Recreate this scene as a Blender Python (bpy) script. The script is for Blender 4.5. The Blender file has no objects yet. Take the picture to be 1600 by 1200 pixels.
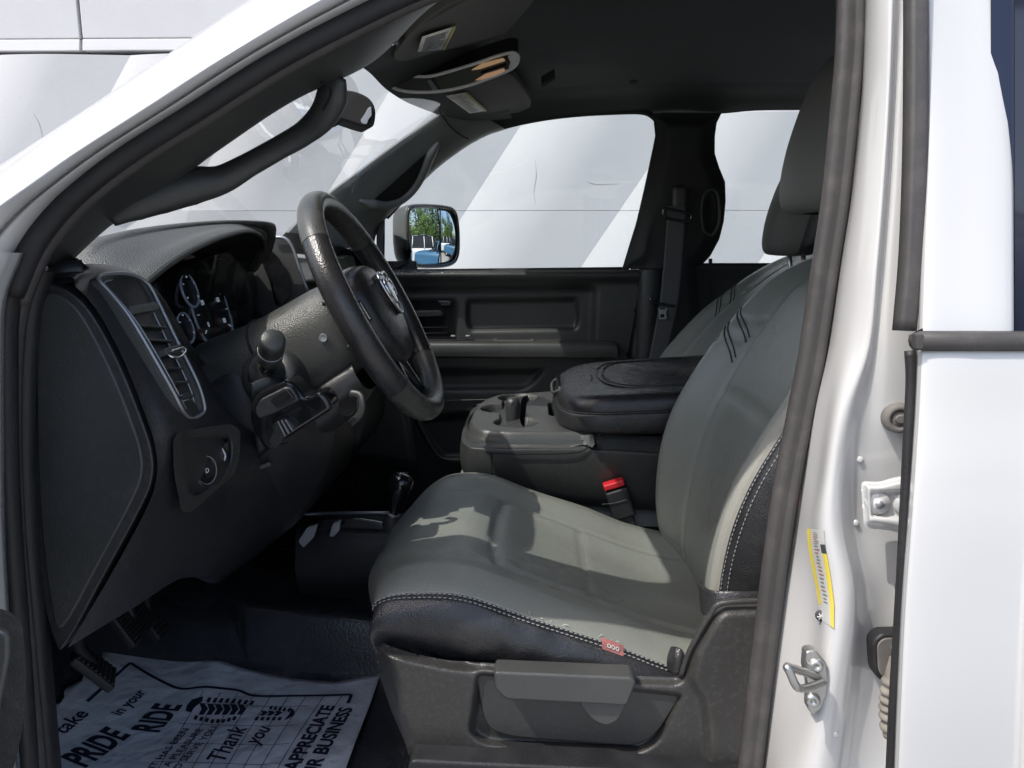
import bpy, bmesh, math, random
import numpy as np
from mathutils import Vector, Matrix
random.seed(7)
R = math.radians
S = bpy.context.scene
COL = S.collection
V = Vector

# ------------------------------------------------------------------ camera, sky, sun, exposure
F, PITCH, YAW, CZ = 1200.0, R(10.5), R(1.4), 1.62
cam = bpy.data.cameras.new('camera'); camo = bpy.data.objects.new('camera', cam); COL.objects.link(camo)
camo.location = (0, 0, CZ)
camo.rotation_euler = (R(90) - PITCH, 0, YAW)
cam.sensor_width = 36; cam.lens = 36 * F / 1600
cam.clip_start = 0.02; cam.clip_end = 2000
S.camera = camo
SUN = V((-0.475, -0.318, 0.825)).normalized()          # direction towards the sun
W = bpy.data.worlds.new('World'); S.world = W; W.use_nodes = True
wn = W.node_tree.nodes; wl = W.node_tree.links
sky = wn.new('ShaderNodeTexSky'); sky.sky_type = 'NISHITA'; sky.sun_disc = False
sky.sun_elevation = math.asin(SUN.z); sky.sun_rotation = math.atan2(SUN.x, SUN.y)
sky.air_density = 1.0; sky.dust_density = 3.0; sky.ozone_density = 1.0
wn['Background'].inputs[1].default_value = 0.15
wl.new(sky.outputs[0], wn['Background'].inputs[0])
sl = bpy.data.lights.new('sun', 'SUN'); so = bpy.data.objects.new('sun', sl); COL.objects.link(so)
sl.energy = 2.0; sl.angle = R(0.5); sl.color = (1.0, 0.96, 0.90)
so.rotation_euler = SUN.to_track_quat('Z', 'Y').to_euler(); so.location = (0, 0, 8)
S.view_settings.view_transform = 'Standard'; S.view_settings.look = 'None'
S.view_settings.exposure = 0.86; S.view_settings.gamma = 1.0
S.render.engine = 'CYCLES'
S.cycles.max_bounces = 6; S.cycles.diffuse_bounces = 4; S.cycles.glossy_bounces = 3; S.cycles.transparent_max_bounces = 10
S.cycles.caustics_reflective = False; S.cycles.caustics_refractive = False
S.render.resolution_x = 1024; S.render.resolution_y = 768

# ------------------------------------------------------------------ pixel of the 1600x1200 photograph + real depth -> point
FW = V((-math.sin(YAW)*math.cos(PITCH), math.cos(YAW)*math.cos(PITCH), -math.sin(PITCH)))
RT = V((math.cos(YAW), math.sin(YAW), 0)); UPV = RT.cross(FW)
def ray(u, v): return FW + RT*((u-800)/F) + UPV*((600-v)/F)
def P(u, v, Y):
    r = ray(u, v); t = Y/r.y; return V((r.x*t, Y, CZ + r.z*t))
def PX(u, v, X):
    r = ray(u, v); t = X/r.x; return V((X, r.y*t, CZ + r.z*t))
def PZ(u, v, Z):
    r = ray(u, v); t = (Z-CZ)/r.z; return V((r.x*t, r.y*t, Z))
def PP(l, Y=None):
    return [P(*q) if len(q) == 3 else P(q[0], q[1], Y) for q in l]

# ------------------------------------------------------------------ materials
def material(name, col, rough=0.5, metal=0.0, grain=None, var=0.0, vscale=6.0, coat=0.0, dust=None, spec=0.5, fine=None, emit=None):
    """grain=(scale,strength) leather/plastic pebble relief, fine=(scale,strength) noise relief, dust=(colour,amount,scale)"""
    m = bpy.data.materials.new(name); m.use_nodes = True
    n = m.node_tree.nodes; l = m.node_tree.links; b = n['Principled BSDF']
    b.inputs['Base Color'].default_value = (*col, 1); b.inputs['Roughness'].default_value = rough
    b.inputs['Metallic'].default_value = metal; b.inputs['Specular IOR Level'].default_value = spec
    b.inputs['Coat Weight'].default_value = coat; b.inputs['Coat Roughness'].default_value = 0.06
    if emit: b.inputs['Emission Color'].default_value = (*emit[0], 1); b.inputs['Emission Strength'].default_value = emit[1]
    tc = n.new('ShaderNodeTexCoord'); src = None
    if var > 0:
        nz = n.new('ShaderNodeTexNoise'); nz.inputs['Scale'].default_value = vscale; nz.inputs['Detail'].default_value = 3
        l.new(tc.outputs['Object'], nz.inputs['Vector'])
        mr = n.new('ShaderNodeMapRange'); mr.inputs[1].default_value = .3; mr.inputs[2].default_value = .7
        mr.inputs[3].default_value = 1-var; mr.inputs[4].default_value = 1+var; l.new(nz.outputs[0], mr.inputs[0])
        mx = n.new('ShaderNodeMix'); mx.data_type = 'RGBA'; mx.blend_type = 'MULTIPLY'; mx.inputs[0].default_value = 1
        mx.inputs[6].default_value = (*col, 1); l.new(mr.outputs[0], mx.inputs[7]); src = mx.outputs[2]
        r2 = n.new('ShaderNodeMapRange'); r2.inputs[1].default_value = .3; r2.inputs[2].default_value = .7
        r2.inputs[3].default_value = max(0.03, rough*0.85); r2.inputs[4].default_value = min(1, rough*1.15)
        l.new(nz.outputs[0], r2.inputs[0]); l.new(r2.outputs[0], b.inputs['Roughness'])
    if dust:
        nz = n.new('ShaderNodeTexNoise'); nz.inputs['Scale'].default_value = dust[2]; nz.inputs['Detail'].default_value = 4
        nz.inputs['Roughness'].default_value = .65
        l.new(tc.outputs['Object'], nz.inputs['Vector'])
        mr = n.new('ShaderNodeMapRange'); mr.inputs[1].default_value = .5; mr.inputs[2].default_value = .78
        mr.inputs[3].default_value = 0; mr.inputs[4].default_value = dust[1]; l.new(nz.outputs[0], mr.inputs[0])
        mx = n.new('ShaderNodeMix'); mx.data_type = 'RGBA'; l.new(mr.outputs[0], mx.inputs[0])
        if src: l.new(src, mx.inputs[6])
        else: mx.inputs[6].default_value = (*col, 1)
        mx.inputs[7].default_value = (*dust[0], 1); src = mx.outputs[2]
    if src: l.new(src, b.inputs['Base Color'])
    prev = None
    for kind, g in (('g', grain), ('f', fine)):
        if not g: continue
        if kind == 'g':
            t = n.new('ShaderNodeTexVoronoi'); t.feature = 'F1'; t.inputs['Scale'].default_value = g[0]
            out = t.outputs['Distance']
        else:
            t = n.new('ShaderNodeTexNoise'); t.inputs['Scale'].default_value = g[0]; t.inputs['Detail'].default_value = 3; out = t.outputs[0]
        l.new(tc.outputs['Object'], t.inputs['Vector'])
        bp = n.new('ShaderNodeBump'); bp.inputs['Strength'].default_value = g[1]; bp.inputs['Distance'].default_value = .6/g[0]
        l.new(out, bp.inputs['Height'])
        if prev: l.new(prev, bp.inputs['Normal'])
        prev = bp.outputs[0]
    if prev: l.new(prev, b.inputs['Normal'])
    return m
def flat(o):
    for p in o.data.polygons: p.use_smooth = False
    return o
def pane(name, tint, glossy=1.0):
    m = bpy.data.materials.new(name); m.use_nodes = True; n = m.node_tree.nodes; l = m.node_tree.links
    n.remove(n['Principled BSDF']); t = n.new('ShaderNodeBsdfTransparent'); t.inputs[0].default_value = (*tint, 1)
    g = n.new('ShaderNodeBsdfGlossy'); g.inputs['Roughness'].default_value = 0.0; g.inputs[0].default_value = (glossy, glossy, glossy, 1)
    f = n.new('ShaderNodeFresnel'); f.inputs[0].default_value = 1.3; x = n.new('ShaderNodeMixShader')
    l.new(f.outputs[0], x.inputs[0]); l.new(t.outputs[0], x.inputs[1]); l.new(g.outputs[0], x.inputs[2])
    l.new(x.outputs[0], n['Material Output'].inputs[0]); return m
M = dict(
 paint=material('white_paint', (.58,.58,.575), .22, coat=.8, var=.02, vscale=3, fine=(900,.03), dust=((.50,.47,.42),.05,4)),
 rubber=material('weatherstrip_rubber', (.058,.054,.053), .55, var=.10, vscale=9, fine=(500,.2), dust=((.17,.155,.145),.30,35)),
 rubber2=material('black_rubber', (.018,.018,.02), .55, var=.2, vscale=25, fine=(300,.25)),
 dash=material('dash_vinyl', (.058,.059,.053), .36, grain=(560,.55), var=.1, vscale=7, dust=((.12,.12,.11),.2,60), spec=.6),
 dashside=material('dash_plastic', (.024,.024,.026), .38, grain=(700,.32), var=.12, vscale=8, dust=((.08,.078,.075),.35,140), spec=.6),
 plastic=material('charcoal_plastic', (.036,.038,.037), .40, grain=(700,.28), var=.12, vscale=9, dust=((.10,.10,.095),.2,110), spec=.6),
 plastic2=material('grey_plastic', (.060,.062,.060), .40, grain=(700,.25), var=.1, vscale=9, spec=.6),
 plastic3=material('pale_grey_plastic', (.15,.158,.152), .42, grain=(700,.25), var=.1, vscale=9, spec=.6),
 bezel=material('bezel_silver', (.36,.37,.39), .30, metal=.5, fine=(500,.05)),
 gloss=material('gloss_black', (.012,.012,.014), .12, coat=.5),
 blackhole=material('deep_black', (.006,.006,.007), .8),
 headliner=material('headliner_fabric', (.055,.058,.058), .95, fine=(900,.5), var=.1, vscale=4, spec=.2),
 visor=material('visor_fabric', (.10,.10,.09), .9, fine=(900,.4), var=.08, spec=.25),
 leather=material('grey_leather', (.235,.245,.218), .30, grain=(560,.30), var=.06, vscale=5, fine=(26,.06), spec=.55),
 leatherlight=material('pale_grey_leather', (.30,.295,.262), .52, grain=(520,.3), var=.07, vscale=7, fine=(60,.05), dust=((.3,.26,.2),.2,70)),
 blackleather=material('black_leather', (.024,.024,.026), .27, grain=(560,.35), var=.15, vscale=9, fine=(30,.10), dust=((.07,.065,.06),.2,50), spec=.6),
 thread=material('stitch_thread', (.30,.30,.295), .8),
 wheelleather=material('worn_wheel_leather', (.060,.059,.052), .27, grain=(620,.3), var=.15, vscale=14, dust=((.12,.12,.10),.3,40), spec=.6),
 wheeldark=material('perforated_wheel_leather', (.026,.025,.026), .25, grain=(520,.25), var=.2, vscale=12, dust=((.075,.062,.05),.35,25), spec=.6),
 valance=material('seat_valance_plastic', (.038,.037,.035), .40, grain=(640,.35), var=.12, vscale=9, dust=((.12,.115,.11),.40,170), spec=.6),
 chrome=material('chrome', (.75,.76,.78), .1, metal=1),
 steel=material('zinc_steel', (.52,.52,.5), .35, metal=.9, var=.1, vscale=60),
 silverlite=material('pale_silver', (.86,.86,.83), .35, metal=0.0),
 silver=material('silver_plastic', (.32,.33,.35), .35, metal=.5),
 red=material('red_button', (.62,.02,.03), .4),
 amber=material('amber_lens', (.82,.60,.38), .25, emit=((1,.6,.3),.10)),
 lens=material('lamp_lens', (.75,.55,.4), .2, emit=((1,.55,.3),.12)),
 print=material('print_navy', (.016,.018,.045), .8),
 paper=material('mat_paper', (.84,.84,.88), .9, var=.05, vscale=8, fine=(18,.35), dust=((.42,.36,.30),.55,7)),
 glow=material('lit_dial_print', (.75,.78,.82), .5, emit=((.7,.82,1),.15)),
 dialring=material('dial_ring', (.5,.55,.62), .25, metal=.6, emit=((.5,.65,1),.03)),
 dialface=material('dial_face', (.02,.026,.04), .4),
 headgrey=material('grey_headrest_cloth', (.165,.163,.15), .55, fine=(500,.3), var=.08),
 headblack=material('dark_headrest_cloth', (.11,.11,.103), .6, fine=(500,.3), var=.08),
 white=material('white_print', (.72,.72,.74), .6),
 label=material('label_white', (.55,.56,.54), .6, var=.05),
 labely=material('label_yellow', (.72,.58,.08), .55),
 labelv=material('visor_label', (.72,.72,.66), .7, var=.1, vscale=90),
 labelvy=material('visor_label_edge', (.5,.48,.16), .7),
 ink=material('label_ink', (.05,.05,.055), .7),
 pink=material('tag_red', (.33,.12,.11), .8, var=.3, vscale=120),
 webbing=material('belt_webbing', (.09,.092,.10), .8, fine=(1500,.4)),
 carpet=material('rubber_floor', (.045,.047,.054), .26, fine=(200,.25), var=.25, vscale=8, spec=.7, dust=((.10,.09,.08),.3,30)),
 glass=pane('clear_glass', (.93,.955,.95)),
 dkglass=material('privacy_glass', (.012,.016,.035), .03, coat=.3),
 mirror=material('mirror_silver', (.80,.82,.82), .0, metal=1),
 screen=material('screen_glass', (.10,.11,.09), .15, coat=.4),
 clusterlens=pane('cluster_lens', (.88,.9,.9)),
 needle=material('gauge_red', (.45,.05,.03), .5),
 bellow=material('dusty_bellow', (.24,.22,.19), .8, var=.2, vscale=60),
 plug=material('grey_plug', (.16,.15,.14), .7, var=.15, vscale=50),
 concrete=material('white_concrete', (.57,.57,.575), .85, var=.03, vscale=1.1, fine=(40,.10), dust=((.47,.47,.495),.40,1.3)),
 joint=material('joint_dark', (.10,.10,.105), .9),
 pale_lot=material('pale_lot', (.32,.315,.305), .9, fine=(120,.5), var=.15, vscale=2),  # unseen lot, made pale to bounce light up into the cab
 carwhite=material('parked_white_paint', (.75,.76,.77), .3, coat=.5),
 carblue=material('parked_blue_paint', (.035,.13,.25), .3, coat=.6),
 carglass=material('parked_glass', (.02,.025,.03), .05),
 tyre=material('tyre', (.02,.02,.02), .8),
 bark=material('bark', (.10,.075,.05), .9, fine=(30,.6)),
 leafa=material('leaf_bright', (.10,.19,.035), .6, var=.35, vscale=.7),
 leafb=material('leaf_dark', (.04,.085,.02), .6, var=.35, vscale=.7),
)

# ------------------------------------------------------------------ object helpers (everything is built in world coordinates)
def _place(o, parent):
    COL.objects.link(o)
    if parent is not None:
        o.parent = parent
        if parent.type == 'EMPTY': o.matrix_parent_inverse = Matrix.Translation(-V(parent['base']))
    return o
def empty(name, loc, parent=None, label=None, cat=None, group=None):
    o = bpy.data.objects.new(name, None); o.empty_display_size = .05; o.location = loc; o['base'] = [float(c) for c in loc]
    _place(o, parent)
    if label: o['label'] = label
    if cat: o['category'] = cat
    if group: o['group'] = group
    return o
def obj(name, vs, fs, mats, parent, smooth=True, mi=None, bevel=0, seg=2, angle=35):
    me = bpy.data.meshes.new(name); me.from_pydata([tuple(v) for v in vs], [], fs)
    for m in (mats if isinstance(mats, (list, tuple)) else [mats]): me.materials.append(m)
    if mi is not None: me.polygons.foreach_set('material_index', mi)
    if smooth: me.polygons.foreach_set('use_smooth', [True]*len(me.polygons))
    me.update()
    o = bpy.data.objects.new(name, me); _place(o, parent)
    if bevel > 0:
        b = o.modifiers.new('bevel', 'BEVEL'); b.width = bevel; b.segments = seg; b.limit_method = 'ANGLE'; b.angle_limit = R(angle)
        b.harden_normals = False
        w = o.modifiers.new('wn', 'WEIGHTED_NORMAL'); w.keep_sharp = True
    return o
def tag(o, label=None, kind=None, cat=None, group=None):
    if label: o['label'] = label
    if kind: o['kind'] = kind
    if cat: o['category'] = cat
    if group: o['group'] = group
    return o
def crp(p0, p1, p2, p3, t):
    return .5*((2*p1) + (p2-p0)*t + (2*p0-5*p1+4*p2-p3)*t*t + (3*p1-p0-3*p2+p3)*t**3)
def cr(pts, n=6, closed=False):
    """Catmull-Rom through the points"""
    a = np.array([tuple(p) for p in pts], float); k = len(a); out = []
    m = k if closed else k-1
    for i in range(m):
        g = lambda j: a[j % k] if closed else (a[j] if 0 <= j < k else (2*a[0]-a[1] if j < 0 else 2*a[-1]-a[-2]))
        for s in range(n): out.append(crp(g(i-1), g(i), g(i+1), g(i+2), s/n))
    if not closed: out.append(a[-1])
    return [V(q) for q in out]
class Surf:
    def __init__(s, grid, cu=False, cv=False):
        s.g = np.array([[tuple(p) for p in r] for r in grid], float); s.cu = cu; s.cv = cv
        s.nu = len(grid) - (0 if cu else 1); s.nv = len(grid[0]) - (0 if cv else 1)
    def dense(s, nu, nv, ulist=None, vlist=None):
        def res(a, n, closed):
            k = len(a); m = k if closed else k-1; out = []
            for i in range(m):
                g = lambda j: a[j % k] if closed else (a[j] if 0 <= j < k else (2*a[0]-a[1] if j < 0 else 2*a[-1]-a[-2]))
                for q in range(n): out.append(crp(g(i-1), g(i), g(i+1), g(i+2), q/n))
            if not closed: out.append(a[-1])
            return np.array(out)
        b = res(s.g, nu, s.cu); c = res(np.swapaxes(b, 0, 1), nv, s.cv)
        return np.swapaxes(c, 0, 1)
    def at(s, u, v):
        def ev(a, t, closed):
            k = len(a); t = max(0, min(t, (k if closed else k-1)-1e-6)); i = int(t)
            g = lambda j: a[j % k] if closed else (a[j] if 0 <= j < k else (2*a[0]-a[1] if j < 0 else 2*a[-1]-a[-2]))
            return crp(g(i-1), g(i), g(i+1), g(i+2), t-i)
        return V(ev(ev(s.g, u, s.cu), v, s.cv))
    def normal(s, u, v, e=.02):
        a = s.at(u+e, v)-s.at(u-e, v); b = s.at(u, v+e)-s.at(u, v-e); return a.cross(b).normalized()
def surf(name, grid, mats, parent, nu=6, nv=6, cu=False, cv=False, disp=None, matfn=None, solid=0, flip=False, off=1):
    """smooth surface through a grid of control points; disp(s,t,points,normals)->offset along the normal"""
    s = grid if isinstance(grid, Surf) else Surf(grid, cu, cv)
    d = s.dense(nu, nv); a, b = d.shape[:2]
    if disp:
        du = np.gradient(d, axis=0); dv = np.gradient(d, axis=1); n = np.cross(du, dv)
        n /= np.linalg.norm(n, axis=2, keepdims=True)+1e-12
        ss, tt = np.meshgrid(np.arange(a)/nu, np.arange(b)/nv, indexing='ij')
        d = d + n*disp(ss, tt, d)[..., None]
    vs = d.reshape(-1, 3); fs = []; mi = []
    for i in range(a if s.cu else a-1):
        for j in range(b if s.cv else b-1):
            i2 = (i+1) % a; j2 = (j+1) % b
            q = (i*b+j, i2*b+j, i2*b+j2, i*b+j2); fs.append(q[::-1] if flip else q)
            if matfn: mi.append(matfn((i+.5)/nu, (j+.5)/nv))
    o = obj(name, vs, fs, mats, parent, mi=mi if matfn else None)
    if solid:
        m = o.modifiers.new('solid', 'SOLIDIFY'); m.thickness = solid; m.offset = off
    return o
def frames(pts, closed=False, up=None):
    n = len(pts); T = []
    for i in range(n):
        a = pts[(i-1) % n] if closed or i > 0 else pts[i]; b = pts[(i+1) % n] if closed or i < n-1 else pts[i]
        T.append((b-a).normalized())
    ref = V(up) if up is not None else (V((0,0,1)) if abs(T[0].z) < .9 else V((1,0,0)))
    N = []; cur = (ref - T[0]*ref.dot(T[0])).normalized()
    for i in range(n):
        cur = ((V(up) if up is not None else cur) - T[i]*((V(up) if up is not None else cur).dot(T[i]))).normalized(); N.append(cur)
    return T, N
def sweep(name, pts, prof, mat, parent, closed=False, up=None, scale=None, cap=True, pclosed=True, **kw):
    """profile [(a,b)] (a along the normal 'up', b along the side) carried along pts"""
    T, N = frames(pts, closed, up); vs = []; k = len(prof)
    for i, p in enumerate(pts):
        B = T[i].cross(N[i]); sc = scale[i] if scale else 1
        for a, b in prof: vs.append(p + N[i]*(a*sc) + B*(b*sc))
    n = len(pts); fs = []
    for i in range(n if closed else n-1):
        i2 = (i+1) % n
        for j in range(k if pclosed else k-1):
            j2 = (j+1) % k; fs.append((i*k+j, i*k+j2, i2*k+j2, i2*k+j))
    if cap and not closed and pclosed: fs.append(tuple(range(k))[::-1]); fs.append(tuple((n-1)*k+j for j in range(k)))
    return obj(name, vs, fs, mat, parent, **kw)
def circ(r, n=12, ry=None, ph=0): return [(r*math.cos(2*math.pi*i/n+ph), (ry or r)*math.sin(2*math.pi*i/n+ph)) for i in range(n)]
def tube(name, pts, r, mat, parent, n=12, closed=False, scale=None, ry=None, up=None, sm=5, **kw):
    q = cr(pts, sm, closed) if sm > 1 else [V(p) for p in pts]
    if scale: 
        xs = np.linspace(0, 1, len(scale)); scale = list(np.interp(np.linspace(0, 1, len(q)), xs, scale))
    return sweep(name, q, circ(r, n, ry), mat, parent, closed, up, scale, **kw)
def plate(name, outline, depth, mat, parent, bevel=.002, seg=2, smooth=True, angle=35):
    """closed outline (front face) thickened by the vector depth"""
    o = [V(p) for p in outline]; k = len(o); d = V(depth)
    nrm = V((0,0,0))
    for i in range(k): nrm += o[i].cross(o[(i+1) % k])
    if nrm.dot(d) > 0: o = o[::-1]
    vs = o + [p+d for p in o]
    fs = [tuple(range(k)), tuple(range(2*k-1, k-1, -1))] + [(i, i+k, (i+1) % k+k, (i+1) % k) for i in range(k)]
    return obj(name, vs, fs, mat, parent, smooth, bevel=bevel, seg=seg, angle=angle)
def rbox(name, c, size, r, mat, parent, rot=None, seg=3):
    x, y, z = [s/2 for s in size]; m = rot or Matrix.Identity(3); c = V(c)
    vs = [c + m @ V((sx*x, sy*y, sz*z)) for sx in (-1,1) for sy in (-1,1) for sz in (-1,1)]
    fs = [(0,1,3,2),(4,6,7,5),(0,4,5,1),(2,3,7,6),(0,2,6,4),(1,5,7,3)]
    return obj(name, vs, fs, mat, parent, bevel=r, seg=seg)
def basis(axis, ref=(0,0,1)):
    z = V(axis).normalized(); r = V(ref)
    if abs(z.dot(r)) > .95: r = V((1,0,0))
    x = r.cross(z).normalized(); y = z.cross(x); return x, y, z
def lathe(name, prof, o, axis, mat, parent, n=28, mi=None, **kw):
    x, y, z = basis(axis); o = V(o); vs = []; fs = []; k = len(prof); m2 = []
    for i in range(n):
        a = 2*math.pi*i/n
        for r, h in prof: vs.append(o + (x*math.cos(a)+y*math.sin(a))*r + z*h)
    for i in range(n):
        for j in range(k-1):
            fs.append((i*k+j, ((i+1) % n)*k+j, ((i+1) % n)*k+j+1, i*k+j+1))
            if mi: m2.append(mi[j])
    return obj(name, vs, fs, mat, parent, mi=m2 if mi else None, **kw)
def stitch(name, path, mat, parent, pitch=.0062, ln=.0042, r=.0007, lift=None):
    """thread stitches joined along a seam (too small to pick apart)"""
    L = [0]
    for i in range(1, len(path)): L.append(L[-1]+(path[i]-path[i-1]).length)
    def at(d):
        for i in range(1, len(path)):
            if L[i] >= d: return path[i-1].lerp(path[i], (d-L[i-1])/max(1e-9, L[i]-L[i-1]))
        return path[-1]
    vs = []; fs = []; d = 0
    while d+ln < L[-1]:
        a, b = at(d), at(d+ln); t = (b-a).normalized(); x, y, _ = basis(t)
        b0 = len(vs)
        for p, s in ((a, .5), (a.lerp(b, .3), 1.15), (a.lerp(b, .7), 1.15), (b, .5)):
            for q in range(5):
                an = q*2*math.pi/5; vs.append(p + (x*math.cos(an)+y*math.sin(an))*r*s)
        for k in range(3):
            for q in range(5): fs.append((b0+k*5+q, b0+k*5+(q+1) % 5, b0+(k+1)*5+(q+1) % 5, b0+(k+1)*5+q))
        d += pitch
    return tag(obj(name, vs, fs, mat, parent), kind='stuff')
def sdf(poly, x, y):
    """signed distance (negative inside) of numpy points to a polygon"""
    p = np.array(poly, float); d = np.full(x.shape, 1e18); s = np.ones(x.shape); n = len(p)
    for i in range(n):
        a, b = p[i], p[i-1]; ex, ey = b-a; wx, wy = x-a[0], y-a[1]
        t = np.clip((wx*ex+wy*ey)/(ex*ex+ey*ey), 0, 1); d = np.minimum(d, (wx-ex*t)**2+(wy-ey*t)**2)
        c1 = y >= a[1]; c2 = y < b[1]; c3 = ex*wy > ey*wx
        f = (c1 & c2 & c3) | (~c1 & ~c2 & ~c3); s = np.where(f, -s, s)
    return s*np.sqrt(d)
def ss(e0, e1, x):
    t = np.clip((x-e0)/(e1-e0), 0, 1); return t*t*(3-2*t)
def rpoly(pts, r=10, n=5):
    """2D polygon with rounded corners"""
    out = []; k = len(pts)
    for i in range(k):
        p = V((*pts[i],)); a = V((*pts[i-1],))-p; b = V((*pts[(i+1) % k],))-p
        q = min(r, a.length*.45, b.length*.45); s = p+a.normalized()*q; e = p+b.normalized()*q
        for t in range(n+1):
            t /= n; out.append(tuple(s*(1-t)**2+p*2*t*(1-t)+e*t*t))
    return out
def relief(name, box, step, depth, mats, parent, clip=None, matfn=None):
    """panel facing the driver: grid over pixels (u,v); depth(u,v) gives its real Y; cells outside the clip polygon are dropped"""
    u = np.arange(box[0], box[2]+.01, step); v = np.arange(box[1], box[3]+.01, step)
    uu, vv = np.meshgrid(u, v, indexing='ij'); yy = depth(uu, vv)
    if clip is None: keep = np.ones(uu.shape, bool)
    else:
        d = sdf(clip, uu, vv); keep = d < step*1.05; e = .4
        gx_ = (sdf(clip, uu+e, vv)-sdf(clip, uu-e, vv))/(2*e); gy_ = (sdf(clip, uu, vv+e)-sdf(clip, uu, vv-e))/(2*e)
        mv = (d > -step*.35) & keep; uu = np.where(mv, uu-gx_*d, uu); vv = np.where(mv, vv-gy_*d, vv); yy = depth(uu, vv)
    a, b = uu.shape; vs = []
    for i in range(a):
        for j in range(b): vs.append(P(uu[i, j], vv[i, j], yy[i, j]))
    fs = [(i*b+j, (i+1)*b+j, (i+1)*b+j+1, i*b+j+1) for i in range(a-1) for j in range(b-1) if keep[i, j] and keep[i+1, j] and keep[i, j+1] and keep[i+1, j+1]]
    return obj(name, vs, [f[::-1] for f in fs], mats, parent)
def text(name, s, origin, xdir, ydir, size, mat, parent, bold=0, shear=0, ext=.0003, align='LEFT', sx=1.0, fn=None):
    c = bpy.data.curves.new(name, 'FONT'); c.body = s; c.size = size; c.offset = bold; c.shear = shear; c.extrude = 0 if fn else ext; c.align_x = align
    c.resolution_u = 3
    t = bpy.data.objects.new(name+'_tmp', c); COL.objects.link(t)
    dg = bpy.context.evaluated_depsgraph_get(); me = bpy.data.meshes.new_from_object(t.evaluated_get(dg))
    bpy.data.objects.remove(t); bpy.data.curves.remove(c)
    x = V(xdir).normalized(); y = V(ydir).normalized(); z = x.cross(y); o = V(origin)
    for vt in me.vertices:
        q = o + x*(vt.co.x*sx) + y*vt.co.y + z*vt.co.z; vt.co = fn(q) if fn else q
    me.materials.clear(); me.materials.append(mat); me.name = name
    ob = bpy.data.objects.new(name, me); return _place(ob, parent)

# ------------------------------------------------------------------ setting: ground and the pleated concrete wall behind the truck
g = obj('ground', [(-60,-40,0),(70,-40,0),(70,60,0),(-60,60,0)], [(0,1,2,3)], M['pale_lot'], None); tag(g, kind='structure')
WY = 6.0
wall = empty('concrete_wall', (0, WY, 0), None, 'white concrete wall with diagonal pleated panels behind the truck', 'wall')
obj('backing', [(-11,WY+.12,0),(9,WY+.12,0),(9,WY+.12,6.3),(-11,WY+.12,6.3),(-11,WY+.3,0),(9,WY+.3,0),(9,WY+.3,6.3),(-11,WY+.3,6.3)],
    [(0,1,2,3),(7,6,5,4),(0,4,5,1),(3,2,6,7),(0,3,7,4),(1,5,6,2)], M['joint'], wall, smooth=False)
def pleat(f):
    return .235*f - .3*f*f/1.1 if f < .55 else (.235*.55 - .3*.55/2) - .104*(f-.55)
EDG = {0: [-9.6,-8.4,-7.2,-6.0,-4.9,-3.9,-3.05,-1.645,-.5,.67,2.0,3.2,4.4,5.6,6.8,8.0], 1: [-9.6,-8.4,-7.2,-6.0,-4.9,-3.75,-2.7,-1.645,-.5,.67,2.0,3.2,4.4,5.6,6.8,8.0]}
for ri, (z0, z1) in enumerate([(.02, .745), (.752, 1.8505), (1.8535, 2.985)]):
    E_ = EDG[0 if ri < 2 else 1]; gap = 0
    for a, b in zip(E_[:-1], E_[1:]):
        vs = []; fs = []; n = 18; wid = (b-a)*.83
        for i in range(n+1):
            f = i/n
            for z in (z0, z1):
                x = a+gap+(b-a-2*gap)*f + (z-1.85)*.671
                vs.append((x, WY - 1.2*wid*pleat(f), z))
        for i in range(n): fs.append((2*i, 2*i+2, 2*i+3, 2*i+1))
        k = len(vs); vs += list(vs) + [(x, y+.09, z) for x, y, z in vs]
        for i in range(n): fs += [(2*i+k, 2*i+2*k, 2*i+2+2*k, 2*i+2+k), (2*i+1+k, 2*i+3+k, 2*i+3+2*k, 2*i+1+2*k)]
        obj('panel', vs, fs, M['concrete'], wall)
for a, b in zip([-10.9,-8.4,-5.9,-3.35,-.8,1.75,4.3,6.8], [-8.42,-5.92,-3.37,-.82,1.73,4.28,6.78,8.9]):
    for z0, z1 in ((3.02, 4.1), (4.12, 5.2), (5.22, 6.28)):
        plate('panel', [(a,WY+.02,z0+.09),(b,WY+.02,z0+.09),(b,WY+.02,z1),(a,WY+.02,z1)], (0,.12,0), M['concrete'], wall, bevel=.008)
    plate('sill_band', [(a,WY-.002,3.02),(b,WY-.002,3.02),(b,WY+.015,3.105),(a,WY+.015,3.105)], (0,.12,0), M['concrete'], wall, bevel=.006)

# ------------------------------------------------------------------ the truck
truck = empty('pickup_truck', (0, 1.6, 0), None, 'white pickup truck seen through its open front door, black and grey cab inside', 'pickup truck')

# -- front pillar (outer, white) with its trim, grab handle and weatherstrip
SEAL = [(15,452),(45,381),(85,325),(130,281),(200,228),(300,165),(425,86),(550,20),(660,-30),(780,-70),(950,-104),(1150,-118),(1350,-122)]
SY = [.70,.70,.70,.70,.705,.71,.72,.735,.75,.76,.765,.765,.765]
OUT = [(-330,470),(-230,400),(-150,350),(-70,305),(0,260),(130,175),(260,88),(395,-2),(520,-80),(640,-150),(800,-215),(1020,-262),(1280,-280)]
rows = []
for (us, vs_), y, (uo, vo) in zip(SEAL, SY, OUT):
    r = []
    for f, dy in ((0,.03),(.03,.0),(.10,-.022),(.20,-.033),(.235,-.027),(.265,-.045),(.40,-.055),(.46,-.056),(.49,-.050),(.60,-.044),(.76,-.024),(.90,.0),(1.0,.025),(1.02,.06)):
        r.append(P(us+(uo-us)*f, vs_+(vo-vs_)*f, y+dy))
    rows.append(r)
fp = surf('front_pillar', rows, M['paint'], truck, 5, 4)
fp['label'] = 'white painted windscreen pillar of the driver side'
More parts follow.
